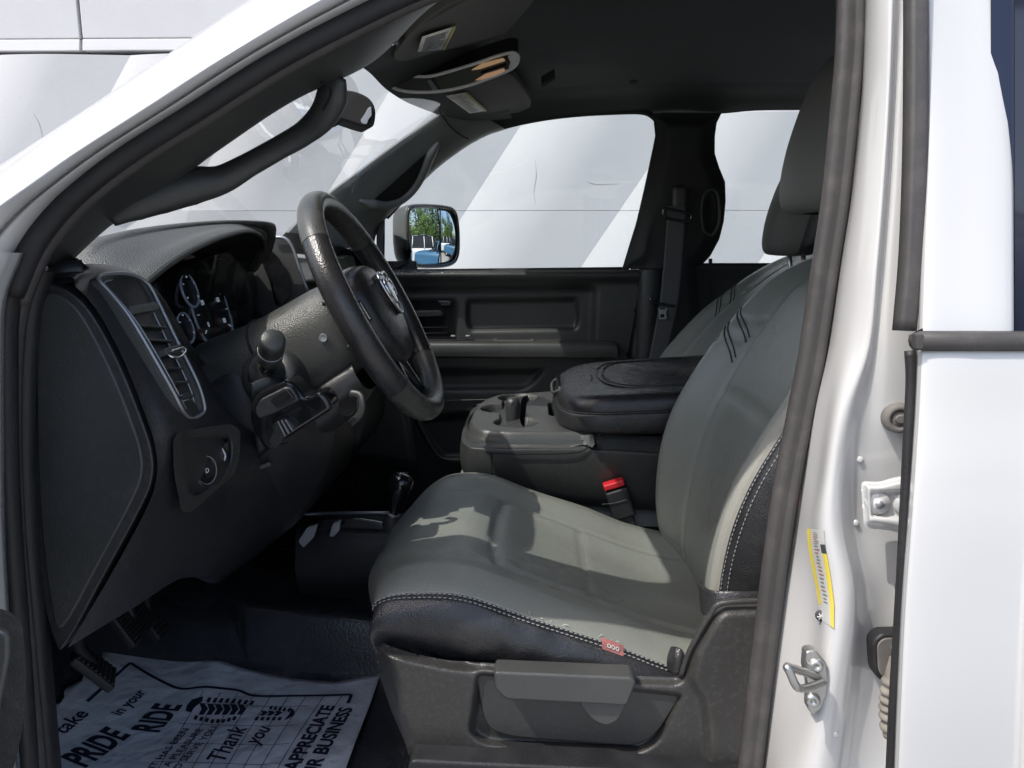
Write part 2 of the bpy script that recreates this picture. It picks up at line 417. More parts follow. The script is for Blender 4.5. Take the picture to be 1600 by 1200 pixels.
sp = PP([(u+3, v+7, y-.004) for (u, v), y in zip(SEAL, SY)])
tube('weatherstrip', sp, .0105, M['rubber2'], fp, 12)
sp2 = PP([(u+17, v+22, y+.012) for (u, v), y in zip(SEAL, SY)])
tube('weatherstrip', sp2, .007, M['rubber'], fp, 10)
# trim band between seal and windscreen
TU = [(u+16, v+20, y+.012) for (u, v), y in zip(SEAL, SY)][1:]
TL = [(88,432,.80),(150,372,.80),(198,334,.80),(262,293,.80),(352,228,.80),(458,158,.80),(566,107,.82),(622,62,.84),(690,-8,.86),(860,-60,.86),(1080,-84,.86),(1300,-90,.86)]
trim = []
for (a, b, c), (d, e, f_) in zip(TU, TL):
    trim.append([P(a+(d-a)*t, b+(e-b)*t, c+(f_-c)*t + bulge) for t, bulge in ((0,0),(.25,-.004),(.6,.0),(.9,.012),(1,.03),(.98,.08))])
tr = surf('pillar_trim', trim, M['plastic'], fp, 7, 4, solid=.003)
GH = PP([(530,120,.83),(520,148,.835),(505,180,.845),(475,208,.855),(434,232,.86),(388,258,.86),(345,281,.855),(298,290,.84),(248,304,.825),(205,322,.81),(172,344,.80)])
tube('grab_handle', GH, .0095, M['plastic'], fp, 18, scale=[.6,1.3,1.2,1.0,.95,1.0,1.2,1.6,1.6,1.3,.6], ry=.0128, up=(0,-1,0))
tube('trim_seam', PP([(500,128,.80),(516,134,.805),(516,150,.815),(505,172,.826)]), .0012, M['blackhole'], fp, 6)

# -- hinge pillar at the left edge: white skin, nested rubber lips
hp = surf('hinge_pillar', [[P(u+o, v, y) for o, y in ((-330,.60),(-60,.63),(-6,.655),(6,.68),(12,.74))] for u, v in
     ((30,395),(2,470),(-2,560),(-2,700),(0,820),(6,940),(14,1080),(24,1240))], M['paint'], truck, 5, 4)
def strip(name, pts, w, d, mat, parent, n=6):
    return sweep(name, cr(PP(pts), n), [(-d,-w),(-d*.3,-w*1.05),(d*.6,-w*.75),(d,0),(d*.6,w*.75),(-d*.3,w*1.05),(-d,w)], mat, parent, up=(0,-1,0))
strip('weatherstrip', [(52,385,.70),(22,440,.70),(11,500,.70),(10,600,.70),(12,720,.70),(18,840,.70),(27,960,.70),(36,1080,.70),(46,1230,.70)], .0065, .008, M['rubber2'], hp)
strip('weatherstrip', [(68,400,.715),(44,455,.715),(30,510,.715),(24,600,.715),(24,720,.715),(30,840,.715),(41,960,.715),(52,1080,.715),(66,1230,.715)], .0035, .006, M['rubber'], hp)
surf('kick_panel', [[P(u+o, v, y) for o, y in ((-8,.72),(10,.725),(22,.735),(30,.76))] for u, v in
     ((60,425),(44,480),(36,560),(32,700),(36,840),(46,960),(56,1080),(70,1240))], M['rubber2'], hp, 5, 4)

# -- door pillar (between the doors): white pressed steel, weatherstrip, striker, labels
BP = []
for v, cols in ((-60, [(1352,.745),(1358,.715),(1372,.69),(1395,.675),(1407,.682),(1418,.676),(1450,.675)]),
                (140, [(1345,.745),(1351,.715),(1366,.69),(1388,.672),(1397,.68),(1408,.674),(1450,.672)]),
                (300, [(1329,.745),(1337,.712),(1354,.686),(1378,.668),(1388,.676),(1400,.67),(1445,.668)]),
                (420, [(1310,.745),(1322,.71),(1342,.682),(1368,.664),(1379,.672),(1392,.667),(1442,.665)]),
                (540, [(1292,.745),(1306,.708),(1328,.678),(1356,.662),(1368,.668),(1388,.664),(1440,.662)]),
                (640, [(1268,.745),(1289,.705),(1306,.672),(1325,.664),(1352,.672),(1388,.668),(1440,.665)]),
                (740, [(1254,.745),(1276,.703),(1292,.668),(1312,.664),(1340,.678),(1388,.676),(1440,.672)]),
                (825, [(1243,.745),(1263,.702),(1284,.664),(1312,.66),(1340,.680),(1388,.68),(1440,.676)]),
                (920, [(1226,.745),(1266,.698),(1296,.658),(1330,.652),(1354,.672),(1388,.68),(1440,.676)]),
                (1000, [(1214,.745),(1264,.694),(1294,.654),(1328,.65),(1352,.670),(1386,.678),(1440,.674)]),
                (1100, [(1203,.745),(1246,.69),(1282,.652),(1316,.65),(1344,.668),(1380,.675),(1430,.67)]),
                (1260, [(1186,.745),(1212,.685),(1252,.65),(1290,.646),(1326,.665),(1370,.67),(1420,.665)])):
    BP.append([P(u, v, y) for u, y in cols])
bp = surf('door_pillar', BP, M['paint'], truck, 6, 6)
bp['label'] = 'white pressed steel pillar between the doors with striker and tyre sticker'
W1 = [(1331,-60),(1329,60),(1323,140),(1307,300),(1289,420),(1268,560),(1252,640),(1222,800),(1196,1000),(1172,1200),(1166,1260)]
q = cr(PP([(u, v, .742) for u, v in W1]), 6)
sweep('weatherstrip', q, [(-.012,-.0118),(.004,-.0122),(.0085,-.0100),(.010,-.007),(.0080,-.0038),(.0083,-.0015),(.0115,.0025),(.012,.007),(.009,.0108),(.002,.0122),(-.012,.0116)], M['rubber'], bp, up=(-.25,-1,0))
# round rubber plug
o = P(1404,653,.664); lathe('rubber_plug', [(0,.004),(.006,.004),(.0072,.002),(.0082,.0055),(.0105,.006),(.013,.004),(.0138,-.004)], o, (-.1,-1,0), M['plug'], bp, 28)
plate('plug_tab', [o+V((math.cos(a)*.0052, -.0062, math.sin(a)*.0036)) for a in [i*math.pi/8 for i in range(16)]], (0,.003,0), M['plug'], bp, .0006)
# hinge bracket
br = relief('hinge_bracket', (1342,740,1440,840), 2, lambda u, v: .655 - .012*ss(0, 10, -sdf(rpoly([(1347,752),(1375,753),(1395,748),(1445,738),(1445,850),(1418,838),(1395,828),(1352,822)], 8), u, v)) + .007*ss(2, 12, -sdf(rpoly([(1356,764),(1445,760),(1445,826),(1400,816),(1356,812)], 8), u, v)), M['paint'], bp,
      clip=rpoly([(1345,752),(1375,753),(1395,746),(1445,738),(1445,855),(1418,838),(1395,829),(1350,825)], 8))
for u in (1372, 1414):
    o = P(u, 786, .648); lathe('bolt', [(0,.0045),(.0042,.0045),(.0052,.002),(.0095,.002),(.0102,0),(.0102,-.006)], o, (-.1,-1,0), M['paint'], br, 6 if 0 else 20)
    lathe('bolt_socket', [(0,.0055),(.0038,.0055),(.0038,.003)], o, (-.1,-1,0), M['silver'], br, 6)
for u, v in ((1370,766),(1410,768),(1370,802),(1410,804)):
    lathe('weld_mark', [(0,.002),(.0016,.002),(.002,0)], P(u, v, .648), (0,-1,0), M['plug'], br, 8)
# tyre sticker bent over the pressing
lb = [[(1263,828),(1284,826),(1289,828)], [(1265,860),(1280,858),(1290,868)], [(1272,900),(1282,896),(1298,915)], [(1280,945),(1290,940),(1302,955)], [(1287,978),(1296,980),(1303,982)]]
def lab(f0, f1, g0, g1, dy):
    L = [(1261,826),(1262,850),(1268,885),(1277,930),(1283,968)]; Rr = [(1288,828),(1289,852),(1297,895),(1303,940),(1303,982)]
    rows = []
    for k in range(7):
        g = (g0+(g1-g0)*k/6)*4; i = min(3, int(g)); t = g-i
        a = V(L[i]).lerp(V(L[i+1]), t); b = V(Rr[i]).lerp(V(Rr[i+1]), t); r = []
        for j in range(4):
            c = a.lerp(b, f0+(f1-f0)*j/3); r.append((c, dy))
        rows.append(r)
    return rows
from mathutils.bvhtree import BVHTree
def on_surface(ob, lift):
    bpy.context.view_layer.update(); me = ob.data
    t = BVHTree.FromPolygons([v.co for v in me.vertices], [tuple(p.vertices) for p in me.polygons])
    def f(u, v):
        d = ray(u, v).normalized(); h = t.ray_cast(V((0,0,CZ)), d)[0]
        return (h - d*lift) if h else P(u, v, .66)
    return f
onbp = on_surface(bp, .0012)
def sticker(f0, f1, g0, g1, mat, lift, name):
    onf = on_surface(bp, lift); return surf(name, [[onf(c.x, c.y) for c, _ in r] for r in lab(f0, f1, g0, g1, 0)], mat, bp, 3, 3)
for u, v in ((1344,718), (1337,817), (1306,1148)): lathe('plug_button', [(0,.0010),(.0016,.001),(.0027,.0006),(.003,-.001)], onbp(u, v), (-.15,-1,.05), M['paint'], bp, 16)
sticker(0, 1, 0, 1, M['label'], .0012, 'tyre_sticker')
sticker(0, .2, 0, .84, M['labely'], .0018, 'sticker_band'); sticker(.74, 1, .33, 1, M['labely'], .0018, 'sticker_band'); sticker(.72, 1, .24, .33, M['ink'], .0018, 'sticker_block')
for g0 in [i*.035+.05 for i in range(22)]:
    sticker(.32+.05*random.random(), .5+.15*random.random(), g0, g0+.012, M['pink'] if random.random() < .4 else M['silver'], .0018, 'sticker_line')
o = onbp(1283,962); lathe('sticker_emblem', [(0,.0012),(.0052,.0012),(.0054,0)], o, (-.5,-1,.1), M['ink'], bp, 20)
for i in range(3):
    a = i*math.pi/3; d = V((math.cos(a),0,math.sin(a)))*.0036
    tube('emblem_ray', [o+V((-.001,-.0024,0))-d, o+V((-.001,-.0024,0))+d], .0006, M['label'], bp, 6, sm=1)
# striker: base plate, two screws, bent loop
st = plate('striker', PP(rpoly([(1259,1018),(1275,1016),(1292,1036),(1295,1060),(1293,1085),(1284,1108),(1270,1118),(1262,1108),(1264,1075),(1257,1045)], 6), .646), (0,.012,0), M['steel'], bp, .0018)
for u, v in ((1275,1040),(1270,1094)):
    lathe('screw', [(0,.0015),(.002,.0015),(.0028,.0035),(.0052,.003),(.0068,.001),(.007,-.002)], P(u, v, .645), (-.15,-1,0), M['steel'], st, 20)
tube('loop', PP([(1286,1066,.64),(1270,1072,.628),(1252,1076,.612),(1243,1070,.604),(1234,1050,.604),(1230,1042,.606),(1240,1045,.612),(1262,1052,.632),(1276,1058,.642)]), .0036, M['steel'], st, 12, sm=6)
plate('web', PP([(1262,1034),(1290,1066),(1280,1072),(1258,1052)], .642), (0,.006,0), M['steel'], st, .001)
# cable plate and bellows
cp = plate('cable_plate', PP(rpoly([(1363,1005),(1376,991),(1440,989),(1440,1075),(1385,1072),(1366,1055)], 12), .655), (0,.016,0), M['rubber2'], bp, .003)
plate('cable_plate_face', PP(rpoly([(1371,1008),(1381,998),(1440,996),(1440,1070),(1388,1066),(1373,1052)], 10), .6535), (0,.004,0), M['plug'], cp, .001)
text('plate_lettering', 'UT', P(1392,1016,.6505), (1,0,0), (0,0,1), .007, M['label'], cp)
bl = cr(PP([(1402,1030,.645),(1394,1060,.643),(1390,1090,.642),(1389,1115,.642),(1392,1150,.642)]), 12)
sweep('bellows', bl, circ(.0075, 14), M['bellow'], cp, scale=[.75 + (.45*abs(math.sin(i*.55)) if 12 < i < 46 else .15) for i in range(len(bl))])
# -- rear door
RD = []
for v, e, yb in ((-80,1442,.672),(100,1446,.655),(250,1445,.64),(400,1440,.625),(519,1436,.612)):
    RD.append([P(e-3, v, yb+.03), P(e-2, v, yb+.01), P(e+3, v, yb), P(e+14, v, yb-.004), P(e+60, v, yb-.006), P(1562 if v < 0 else (1568 if v < 200 else 1578), v, yb-.008), P(1580, v, yb+.004)])
rd = empty('rear_door', P(1500,1200,.6), truck, 'white rear door with black belt moulding and dark glass, right edge')
surf('window_frame', RD, M['paint'], rd, 6, 5)
RS = []
for v, e, yb in ((546,1436,.606),(560,1436,.602),(650,1432,.596),(800,1422,.585),(950,1411,.58),(1100,1404,.578),(1260,1398,.582)):
    RS.append([P(e-3, v, yb+.035), P(e-3, v, yb+.012), P(e+2, v, yb), P(e+12, v, yb-.005), P(e+70, v, yb-.008), P(e+180, v, yb-.009), P(e+340, v, yb-.01), P(2900, v, yb)])
surf('door_skin', RS, M['paint'], rd, 6, 5)
surf('window_glass', [[P(u, v, y) for u, y in ((1548,.655-.00008*v),(1600,.652-.00008*v),(1700,.65-.00008*v),(2900,.65-.00008*v))] for v in (-80,150,330,540)], M['dkglass'], rd, 4, 3)
sweep('belt_moulding', PP([(1430,533,.604),(1440,533,.598),(1520,533,.595),(1700,533,.594),(2900,533,.594)]), [(-.01,-.0068),(.004,-.0066),(.0062,-.003),(.0066,.001),(.0045,.0062),(-.01,.0068)], M['rubber'], rd, up=(0,-1,0))
plate('moulding_cap', PP(rpoly([(1432,522),(1444,522),(1444,546),(1432,546)], 3), .592), (0,.008,0), M['rubber'], rd, .001)
qs = cr(PP([(1434,-60,.66),(1434,100,.65),(1432,250,.64),(1426,400,.632),(1416,517,.626)]), 6)
sweep('door_seal', qs, [(-.01,-.0068),(.003,-.007),(.005,-.004),(.003,-.001),(.004,.003),(.002,.0062),(-.01,.0068)], M['rubber'], rd, up=(0,-1,0))
qs = cr(PP([(1424,548,.628),(1426,600,.625),(1421,700,.62),(1411,900,.61),(1399,1100,.606),(1392,1250,.606)]), 6)
sweep('door_seal', qs, [(-.004,-.0036),(.001,-.0038),(.002,0),(.001,.004),(-.004,.004)], M['rubber2'], rd, up=(0,-1,0))
# -- open driver door: corner of its inner panel at the lower left
dd = empty('driver_door', P(-60,1200,.52), truck, 'black textured corner of the open driver door')
DH = V((-.60,.585,0)); DX = V((.16,-.987,0)).normalized(); DN = V((.987,.16,0)).normalized()   # hinge, along the door, towards the cabin
def dp(a, n, z): return DH + DX*a + DN*n + V((0,0,z))
plate('door_skin', [dp(a,-.05,z) for a, z in ((0,.62),(1.0,.62),(1.02,1.0),(1.0,1.5),(.0,1.48))], DN*.03, M['paint'], dd, .008)
plate('door_card', [dp(a,.03,z) for a, z in ((.03,.66),(.97,.66),(.98,1.0),(.97,1.47),(.03,1.45))], DN*-.055, M['valance'], dd, .01)
tube('window_frame', [dp(a,-.03,z) for a, z in ((.02,1.48),(.18,1.68),(.36,1.84),(.56,1.93),(.85,1.95),(.97,1.94),(.99,1.5))], .02, M['paint'], dd, 8)
flat(plate('window_glass', [dp(a,-.03,z) for a, z in ((.05,1.45),(.19,1.66),(.36,1.82),(.56,1.91),(.85,1.93),(.96,1.92),(.97,1.45))], DN*.004, M['glass'], dd, 0))
plate('door_panel', [P(u, v, y) for (u, v), y in zip(rpoly([(-100,936),(-20,944),(34,962),(42,1060),(34,1150),(14,1230),(-100,1230)], 26), [.46]*60)], (-.22,.01,0), M['valance'], dd, .012, 4)
plate('door_insert', PP(rpoly([(-100,985),(-6,985),(12,992),(12,1030),(0,1090),(-30,1230),(-100,1230)], 10), .456), (0,.012,0), M['plastic2'], dd, .004)
# -- windscreen, roof, floor, rear wall
ws = surf('windshield', [[P(14,436,.80), P(292,222,.80), P(620,66,.85)], [V((-.66,1.0,1.50)), V((-.40,1.0,1.74)), V((-.17,1.0,1.935))], [V((-.74,1.55,1.50)), V((-.48,1.55,1.75)), V((-.23,1.55,1.965))], [V((-.70,2.1,1.50)), V((-.47,2.1,1.76)), V((-.21,2.1,1.975))], [P(440,380,2.38), P(560,270,2.38), P(700,180,2.38)]], M['glass'], truck, 5, 5)
hl = []
for x, dz in ((-.24,-.035),(-.14,.0),(.05,.02),(.3,.03),(.7,.03),(1.1,.02),(1.5,-.02)):
    hl.append([V((x,y,z+dz)) for y, z in ((.735,1.90),(.80,1.955),(.95,1.99),(1.3,2.01),(1.6,2.015),(1.9,2.01),(2.2,2.005),(2.33,1.995),(2.40,1.955))])
surf('headliner', [r[:7] for r in hl], M['headliner'], truck, 5, 5)
HX = [(-.24,-.035),(-.14,.0),(.05,.02),(.3,.03),(.7,.03),(1.1,.02),(1.5,-.02)]
def hdz(x): return float(np.interp(x, [q[0] for q in HX], [q[1] for q in HX]))
surf('roof', [[p+V((-.05 if p.x < -.2 else 0, (.035 if p.y < .9 else (.08 if p.y > 2.2 else 0)), .05)) for p in r] for r in hl], M['paint'], truck, 4, 4)
# dome light clip on the headliner
lathe('coat_hook', [(0,.004),(.008,.004),(.011,.002),(.012,0)], P(990,128,2.1), (0,-.3,-1), M['headliner'], truck, 16)
plate('visor_clip', PP(rpoly([(845,132),(866,120),(868,124),(848,137)], 2), 1.9), (0,.01,.02), M['plastic'], truck, .001)
cf = empty('cab_floor', (0,1.5,.78), truck)
surf('floor_pan', [[V((x,y,z)) for y, z in ((.66,.80),(.74,.795),(1.0,.79),(1.25,.79),(1.33,.80),(1.38,.84),(1.43,.875),(1.6,.89),(1.78,.875),(1.84,.80),(2.1,.79),(2.45,.79))] for x, in ((.9,),(.4,),(0,),(-.3,),(-.56,),(-.66,))]
     + [[V((x,y,zz)) for y, zz in ((.66,z),(.74,z),(1.0,z),(1.25,z),(1.33,z+.01),(1.38,z+.05),(1.43,z+.09),(1.6,z+.1),(1.78,z+.09),(1.84,z),(2.1,z),(2.45,z))] for x, z in ((-.80,.82),(-.95,.92),(-1.05,1.1),(-1.08,1.4))], M['carpet'], cf, 5, 5)
tc_ = [(318,1.56),(346,1.47),(364,1.415),(378,1.385),(396,1.372),(470,1.366),(540,1.362),(640,1.36)]
surf('tunnel_cover', [[P(u+du, v0+(u-360)*k, y+dy) for u, y in tc_] for du, v0, k, dy in ((-55,860,.10,.30),(-25,915,.11,.10),(-6,940,.11,.02),(0,958,.11,.0),(2,1000,.06,-.012),(4,1062,.02,-.03),(4,1090,.02,-.06))], M['carpet'], cf, 5, 6)
surf('firewall', [[V((x,y,z)) for y in (.60,.9,1.6,2.2,2.52)] for x, z in ((-1.10,.45),(-1.12,.9),(-1.10,1.3),(-.98,1.46),(-.84,1.50))], M['rubber2'], truck, 3, 3)
surf('front_fender', [[V((x,y,z)) for x in (-2.2,-1.5,-1.0,-.72,-.575,-.56)] for y, z in ((.60,.45),(.585,.8),(.585,1.15),(.60,1.42),(.64,1.50),(.70,1.53))], M['paint'], truck, 3, 3)
surf('hood', [[V((x,y,z-.03*(1.6-y)**2)) for y in (.66,1.0,1.6,2.2,2.5)] for x, z in ((-.80,1.50),(-1.1,1.47),(-1.6,1.42),(-2.2,1.36))], M['paint'], truck, 3, 3)
plate('far_kick_panel', [V((x,2.43,z)) for x, z in ((-1.1,.78),(-.30,.78),(-.36,1.56),(-1.1,1.56))], (0,.02,0), M['rubber2'], truck, .004)
surf('glove_box', [[V((x,y,z)) for y in (1.72,1.9,2.2,2.42)] for x, z in ((-.95,1.5),(-.58,1.52),(-.50,1.45),(-.50,1.25),(-.60,1.10),(-.80,1.02),(-1.05,1.0))], M['rubber2'], truck, 4, 3)
surf('rear_wall', [[V((1.35,y,z)) for y in (.7,1.2,1.8,2.45)] for z in (.8,1.2,1.6,2.0)], M['plastic'], truck, 3, 3)
surf('sill', [[V((x,y,z)) for x in (-.75,-.3,.1,.4)] for y, z in ((.58,.70),(.585,.77),(.61,.79),(.68,.795),(.72,.81),(.735,.79))], M['paint'], truck, 4, 4)

# ------------------------------------------------------------------ dashboard
da = empty('dashboard', (-.55, 1.5, 1.0), truck, 'black textured dashboard with side vent and instrument hood')
L1 = [(86,432),(120,450),(152,486),(190,556),(224,640),(243,700),(244,750),(226,800),(172,900),(106,1012)]
L2 = [(98,424),(138,436),(168,466),(208,530),(252,605),(280,672),(272,745),(254,800),(206,890),(150,985)]
L3 = [(118,414),(205,424),(236,462),(268,540),(300,606),(320,662),(330,745),(312,800),(268,870),(216,945)]
L4 = [(222,444),(244,474),(272,524),(302,580),(334,640),(372,700),(380,760),(356,820),(322,862),(280,905)]
L5 = [(306,566),(314,574),(326,592),(340,612),(370,650),(420,700),(420,770),(396,820),(362,862),(325,900)]
L6 = [(352,562),(362,574),(374,592),(390,618),(424,655),(478,700),(470,770),(440,815),(400,850),(365,880)]
L7 = [(440,500),(444,520),(450,550),(462,590),(490,640),(510,700),(505,760),(480,800),(455,820),(430,840)]
LY = [.742,.775,.86,.97,1.07,1.2,1.42]
grid = [PP(l, y) for l, y in zip((L1, L2, L3, L4, L5, L6, L7), LY)]
grid.append([p+V((0,.9,0)) for p in grid[-1]])
plate('dash_top', [V((x,y,1.53)) for x, y in ((-.54,.735),(-.66,.86),(-.68,1.44),(-.54,1.47),(-.54,2.42),(-1.0,2.42),(-1.05,1.6),(-.95,.735))], (0,0,-.05), M['dash'], da, .01)
def dash_recess(s, t, d):   # vent opening and switch panel pocket
    return 0*s
grid2 = [[p+V((-.16,0,-.02)) for p in r[:1]]+r for r in grid]
tube('panel_roll', PP([(56,470,.775),(70,440,.775),(96,426,.775),(130,424,.785)]), .012, M['dashside'], da, 10)
plate('corner_fill', PP([(20,440),(60,420),(120,400),(150,425),(120,470),(60,500),(20,500)], .80), (-.05,.02,0), M['dashside'], da, .003)
surf('fascia', grid2, [M['dashside']], da, 8, 8)
# end panel (fuse cover)
EP = [(60,448),(84,446),(116,462),(146,496),(184,566),(217,646),(236,704),(237,748),(219,794),(166,892),(104,1004),(86,1004),(60,900),(44,700),(44,560)]
plate('end_panel', cr(PP(EP, .741), 4, True), (0,.02,0), M['dashside'], da, .004, 3)
FC = [(70,462),(86,458),(112,474),(136,506),(172,576),(204,654),(220,706),(221,744),(205,786),(154,882),(98,980),(80,950),(62,800),(56,600),(60,500)]
plate('fuse_cover', cr(PP(FC, .7385), 4, True), (0,.006,0), M['plastic'], da, .0025, 3)
# vent
def ring(name, o, i, mat, parent, dep, bev=.0015):
    k = len(o); d = V(dep); vs = o+i+[p+d for p in o]+[p+d for p in i]; fs = []
    for a in range(k):
        b = (a+1) % k; fs += [(a, b, k+b, k+a), (a, 2*k+a, 2*k+b, b), (k+a, k+b, 3*k+b, 3*k+a)]
    return obj(name, vs, fs, mat, parent, bevel=bev, seg=2)
VO = [(141,438,.772),(162,431,.80),(196,432,.835),(222,446,.855),(240,478,.857),(270,540,.857),(300,600,.857),(311,636,.857),(309,650,.853),(291,659,.825),(277,650,.79),(262,622,.775),(228,562,.77),(190,498,.768),(158,458,.77)]
VI = [(156,446,.783),(168,441,.802),(192,442,.826),(212,454,.844),(229,482,.845),(259,544,.845),(288,603,.845),(297,632,.845),(295,639,.842),(287,642,.825),(282,637,.80),(270,614,.786),(240,560,.782),(204,502,.78),(172,464,.78)]
def fwd(l, n): return [P(u, v, y)-V((-n*.9,0,-n*.35)) for u, v, y in l]
vo, vi = cr(fwd(VO, .006), 4, True), cr(fwd(VI, .004), 4, True)
vf = ring('vent_frame', vo, vi, M['plastic2'], da, (-.02,0,-.008))
tube('vent_bezel', [b+V((.001,0,.0006)) for a, b in zip(vo[::2], vi[::2])], .0011, M['bezel'], vf, 8, closed=True, sm=2)
tube('vent_bezel', [a.lerp(b, .10)+V((.002,0,.001)) for a, b in zip(vo[::2], vi[::2])], .0020, M['bezel'], vf, 8, closed=True, sm=2)
VB = [(u, v, y) for u, v, y in VI]
vb = cr([P(u, v, y)+V((.0035,0,.0015)) for u, v, y in VB], 4, True)
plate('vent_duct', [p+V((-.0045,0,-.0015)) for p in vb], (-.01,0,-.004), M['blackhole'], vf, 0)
def slat(ul, vl, ur, vr, th, mat, out, name='vent_slat', up=.4):
    a, b = P(ul, vl, .784), P(ur, vr, .844); f = V((out, 0, out*up)); n = V((-.3,0,1)).normalized()*th
    bk = V((-.004,0,0))
    vs = [a+bk, b+bk, b+f, a+f, a+bk-n, b+bk-n, b+f-n, a+f-n]
    return obj(name, vs, [(0,1,2,3),(7,6,5,4),(0,4,5,1),(1,5,6,2),(2,6,7,3),(3,7,4,0)], mat, vf, bevel=.0012)
plate('vent_pocket', [p+V((.004,0,.001)) for p in PP([(160,448,.79),(190,446,.826),(208,458,.842),(220,478,.844),(190,482,.79),(170,462,.785)])], (-.012,0,-.006), M['gloss'], vf, .001)
slat(188,486,232,478,.009, M['plastic2'], .010, up=.5)
for k in range(6):
    f = k/5; slat(203+f*70, 512+f*112, 247+f*44, 515+f*106, .003, M['dashside'], .010)
vt = slat(235,556,262,548,.007, M['plastic2'], .016, 'vent_tab', up=.5)
tube('tab_trim', [p+V((.0175,0,.0045)) for p in PP([(236,559,.79),(252,566,.80),(266,556,.835),(262,549,.835)])], .0014, M['chrome'], vf, 8, closed=True, sm=2)
plate('vent_wheel', [p+V((.006,0,.002)) for p in PP([(268,620,.79),(290,616,.83),(292,628,.832),(272,634,.792)])], (-.008,0,0), M['plastic2'], vf, .001)
for k in (0, 1): tube('wheel_mark', [p+V((.0072,0,.003)) for p in PP([(270+k*3,623+k*9,.795),(284+k*2,620+k*7,.825)])], .0005, M['white'], vf, 5, sm=1)
# instrument hood: outer skin from the windscreen to the lip, then the dark inside
LIP = [(226,444,.925),(262,415,.965),(305,388,1.03),(350,369,1.13),(388,361,1.24),(408,370,1.33),(412,388,1.375),(405,408,1.39),(396,424,1.395)]
H2 = [(190,440,.885),(215,408,.93),(265,383,1.01),(320,365,1.12),(372,356,1.24),(406,362,1.35),(413,381,1.395),(407,404,1.41),(398,422,1.415)]
H3 = [(140,424,.85),(165,392,.89),(225,372,.98),(295,359,1.10),(360,353,1.23),(407,357,1.36),(414,374,1.43),(409,396,1.45),(401,416,1.455)]
H4 = [(80,432,.80),(118,390,.84),(185,368,.93),(265,357,1.06),(345,352,1.20),(410,354,1.38),(416,366,1.48),(412,388,1.52),(404,408,1.53)]
LYS = [.925,.965,1.03,1.13,1.24,1.33,1.375,1.39,1.395]
H2 = [(u, v, y-.006) for (u, v, _), y in zip(H2, LYS)]; H3 = [(u, v, y-.004) for (u, v, _), y in zip(H3, LYS)]; H4 = [(u, v, y) for (u, v, _), y in zip(H4, LYS)]
H5 = [p+V((-.20,0,-.06)) for p in PP(H4)]
hood = surf('instrument_hood', [PP(LIP), [p+V((-.012,0,.004)) for p in PP(LIP)], PP(H2), PP(H3), PP(H4), H5], M['dash'], da, 8, 8, solid=.004, off=-1)
lip_in = [p+V((-.0,0,-.006)) for p in PP(LIP)]
tube('hood_lip', PP(LIP), .004, M['dash'], hood, 10)
cen = P(335,465,1.16)
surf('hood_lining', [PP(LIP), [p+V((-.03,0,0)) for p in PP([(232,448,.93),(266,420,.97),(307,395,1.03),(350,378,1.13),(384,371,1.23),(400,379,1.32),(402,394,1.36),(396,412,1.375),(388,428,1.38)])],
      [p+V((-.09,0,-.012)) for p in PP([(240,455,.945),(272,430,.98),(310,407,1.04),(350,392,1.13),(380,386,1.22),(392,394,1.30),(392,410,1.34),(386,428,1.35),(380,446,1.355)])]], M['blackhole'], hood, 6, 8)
plate('display_screen', PP(rpoly([(536,402),(552,399),(562,432),(566,450),(548,452)], 3), 1.62), (-.03,.02,0), M['screen'], da, .002)
# instrument cluster: backing, lens, gauges (a plane leaning back)
CX = -.515
def CL(u, v, dx=0): return PX(u, v, CX) + V((dx, 0, dx*.25))
CO = [(244,452),(262,436),(300,412),(340,398),(372,398),(392,412),(398,440),(395,490),(386,520),(366,545),(338,570),(322,568),(300,545),(270,500)]
ic = plate('instrument_cluster', cr([CL(u, v, -.02) for u, v in CO], 3, True), (-.02,0,0), M['gloss'], da, .002)
plate('cluster_side', cr([CL(u, v, .004) for u, v in [(374,408),(392,420),(396,450),(394,490),(386,515),(372,500),(362,460),(364,425)]], 3, True), (-.015,0,0), M['plastic'], ic, .002)
def gauge(u, v, rad, ticks, a0, a1, lab_=None):
    c = CL(u, v, -.016); y, z = V((0,1,0)), V((-.25,0,1)).normalized(); nx = y.cross(z)
    pts = [c + y*math.cos(t)*rad + z*math.sin(t)*rad for t in [i*2*math.pi/28 for i in range(28)]]
    gd = tube('gauge_ring', pts, .0020, M['dialring'], ic, 8, closed=True, sm=2)
    plate('gauge_face', [c + (p-c)*.95 for p in pts], nx*-.003, M['dialface'], ic, 0)
    for i in range(ticks):
        t = R(a0+(a1-a0)*i/(ticks-1)); d = y*math.cos(t)+z*math.sin(t)
        tube('gauge_tick', [c+nx*.002+d*rad*.76, c+nx*.002+d*rad*.88], .0009 if i % 2 == 0 else .0006, M['glow'], ic, 5, sm=1)
        if lab_ and i % 2 == 0: text('gauge_numeral', lab_[i//2], c+nx*.002+d*rad*.52-y*.004-z*.004, y, z, .012, M['glow'], ic)
    return c, y, z, nx
c, y, z, nx = gauge(346,484,.070,9,210,-30,['0','20','40','60','80'])
tube('gauge_needle', [c+nx*.004, c+nx*.004+(y*-.5-z*.85)*.05], .0013, M['needle'], ic, 6, sm=1)
gauge(312,450,.026,5,210,-30); gauge(306,508,.024,5,210,-30); gauge(369,512,.024,5,210,-30)
plate('warning_light', [CL(306,516,.004), CL(311,514,.004), CL(312,522,.004), CL(308,523,.004)], (-.002,0,0), M['needle'], ic, 0)
plate('warning_light', [CL(348,506,.004), CL(350,505,.004), CL(354,520,.004), CL(352,521,.004)], (-.002,0,0), M['needle'], ic, 0)
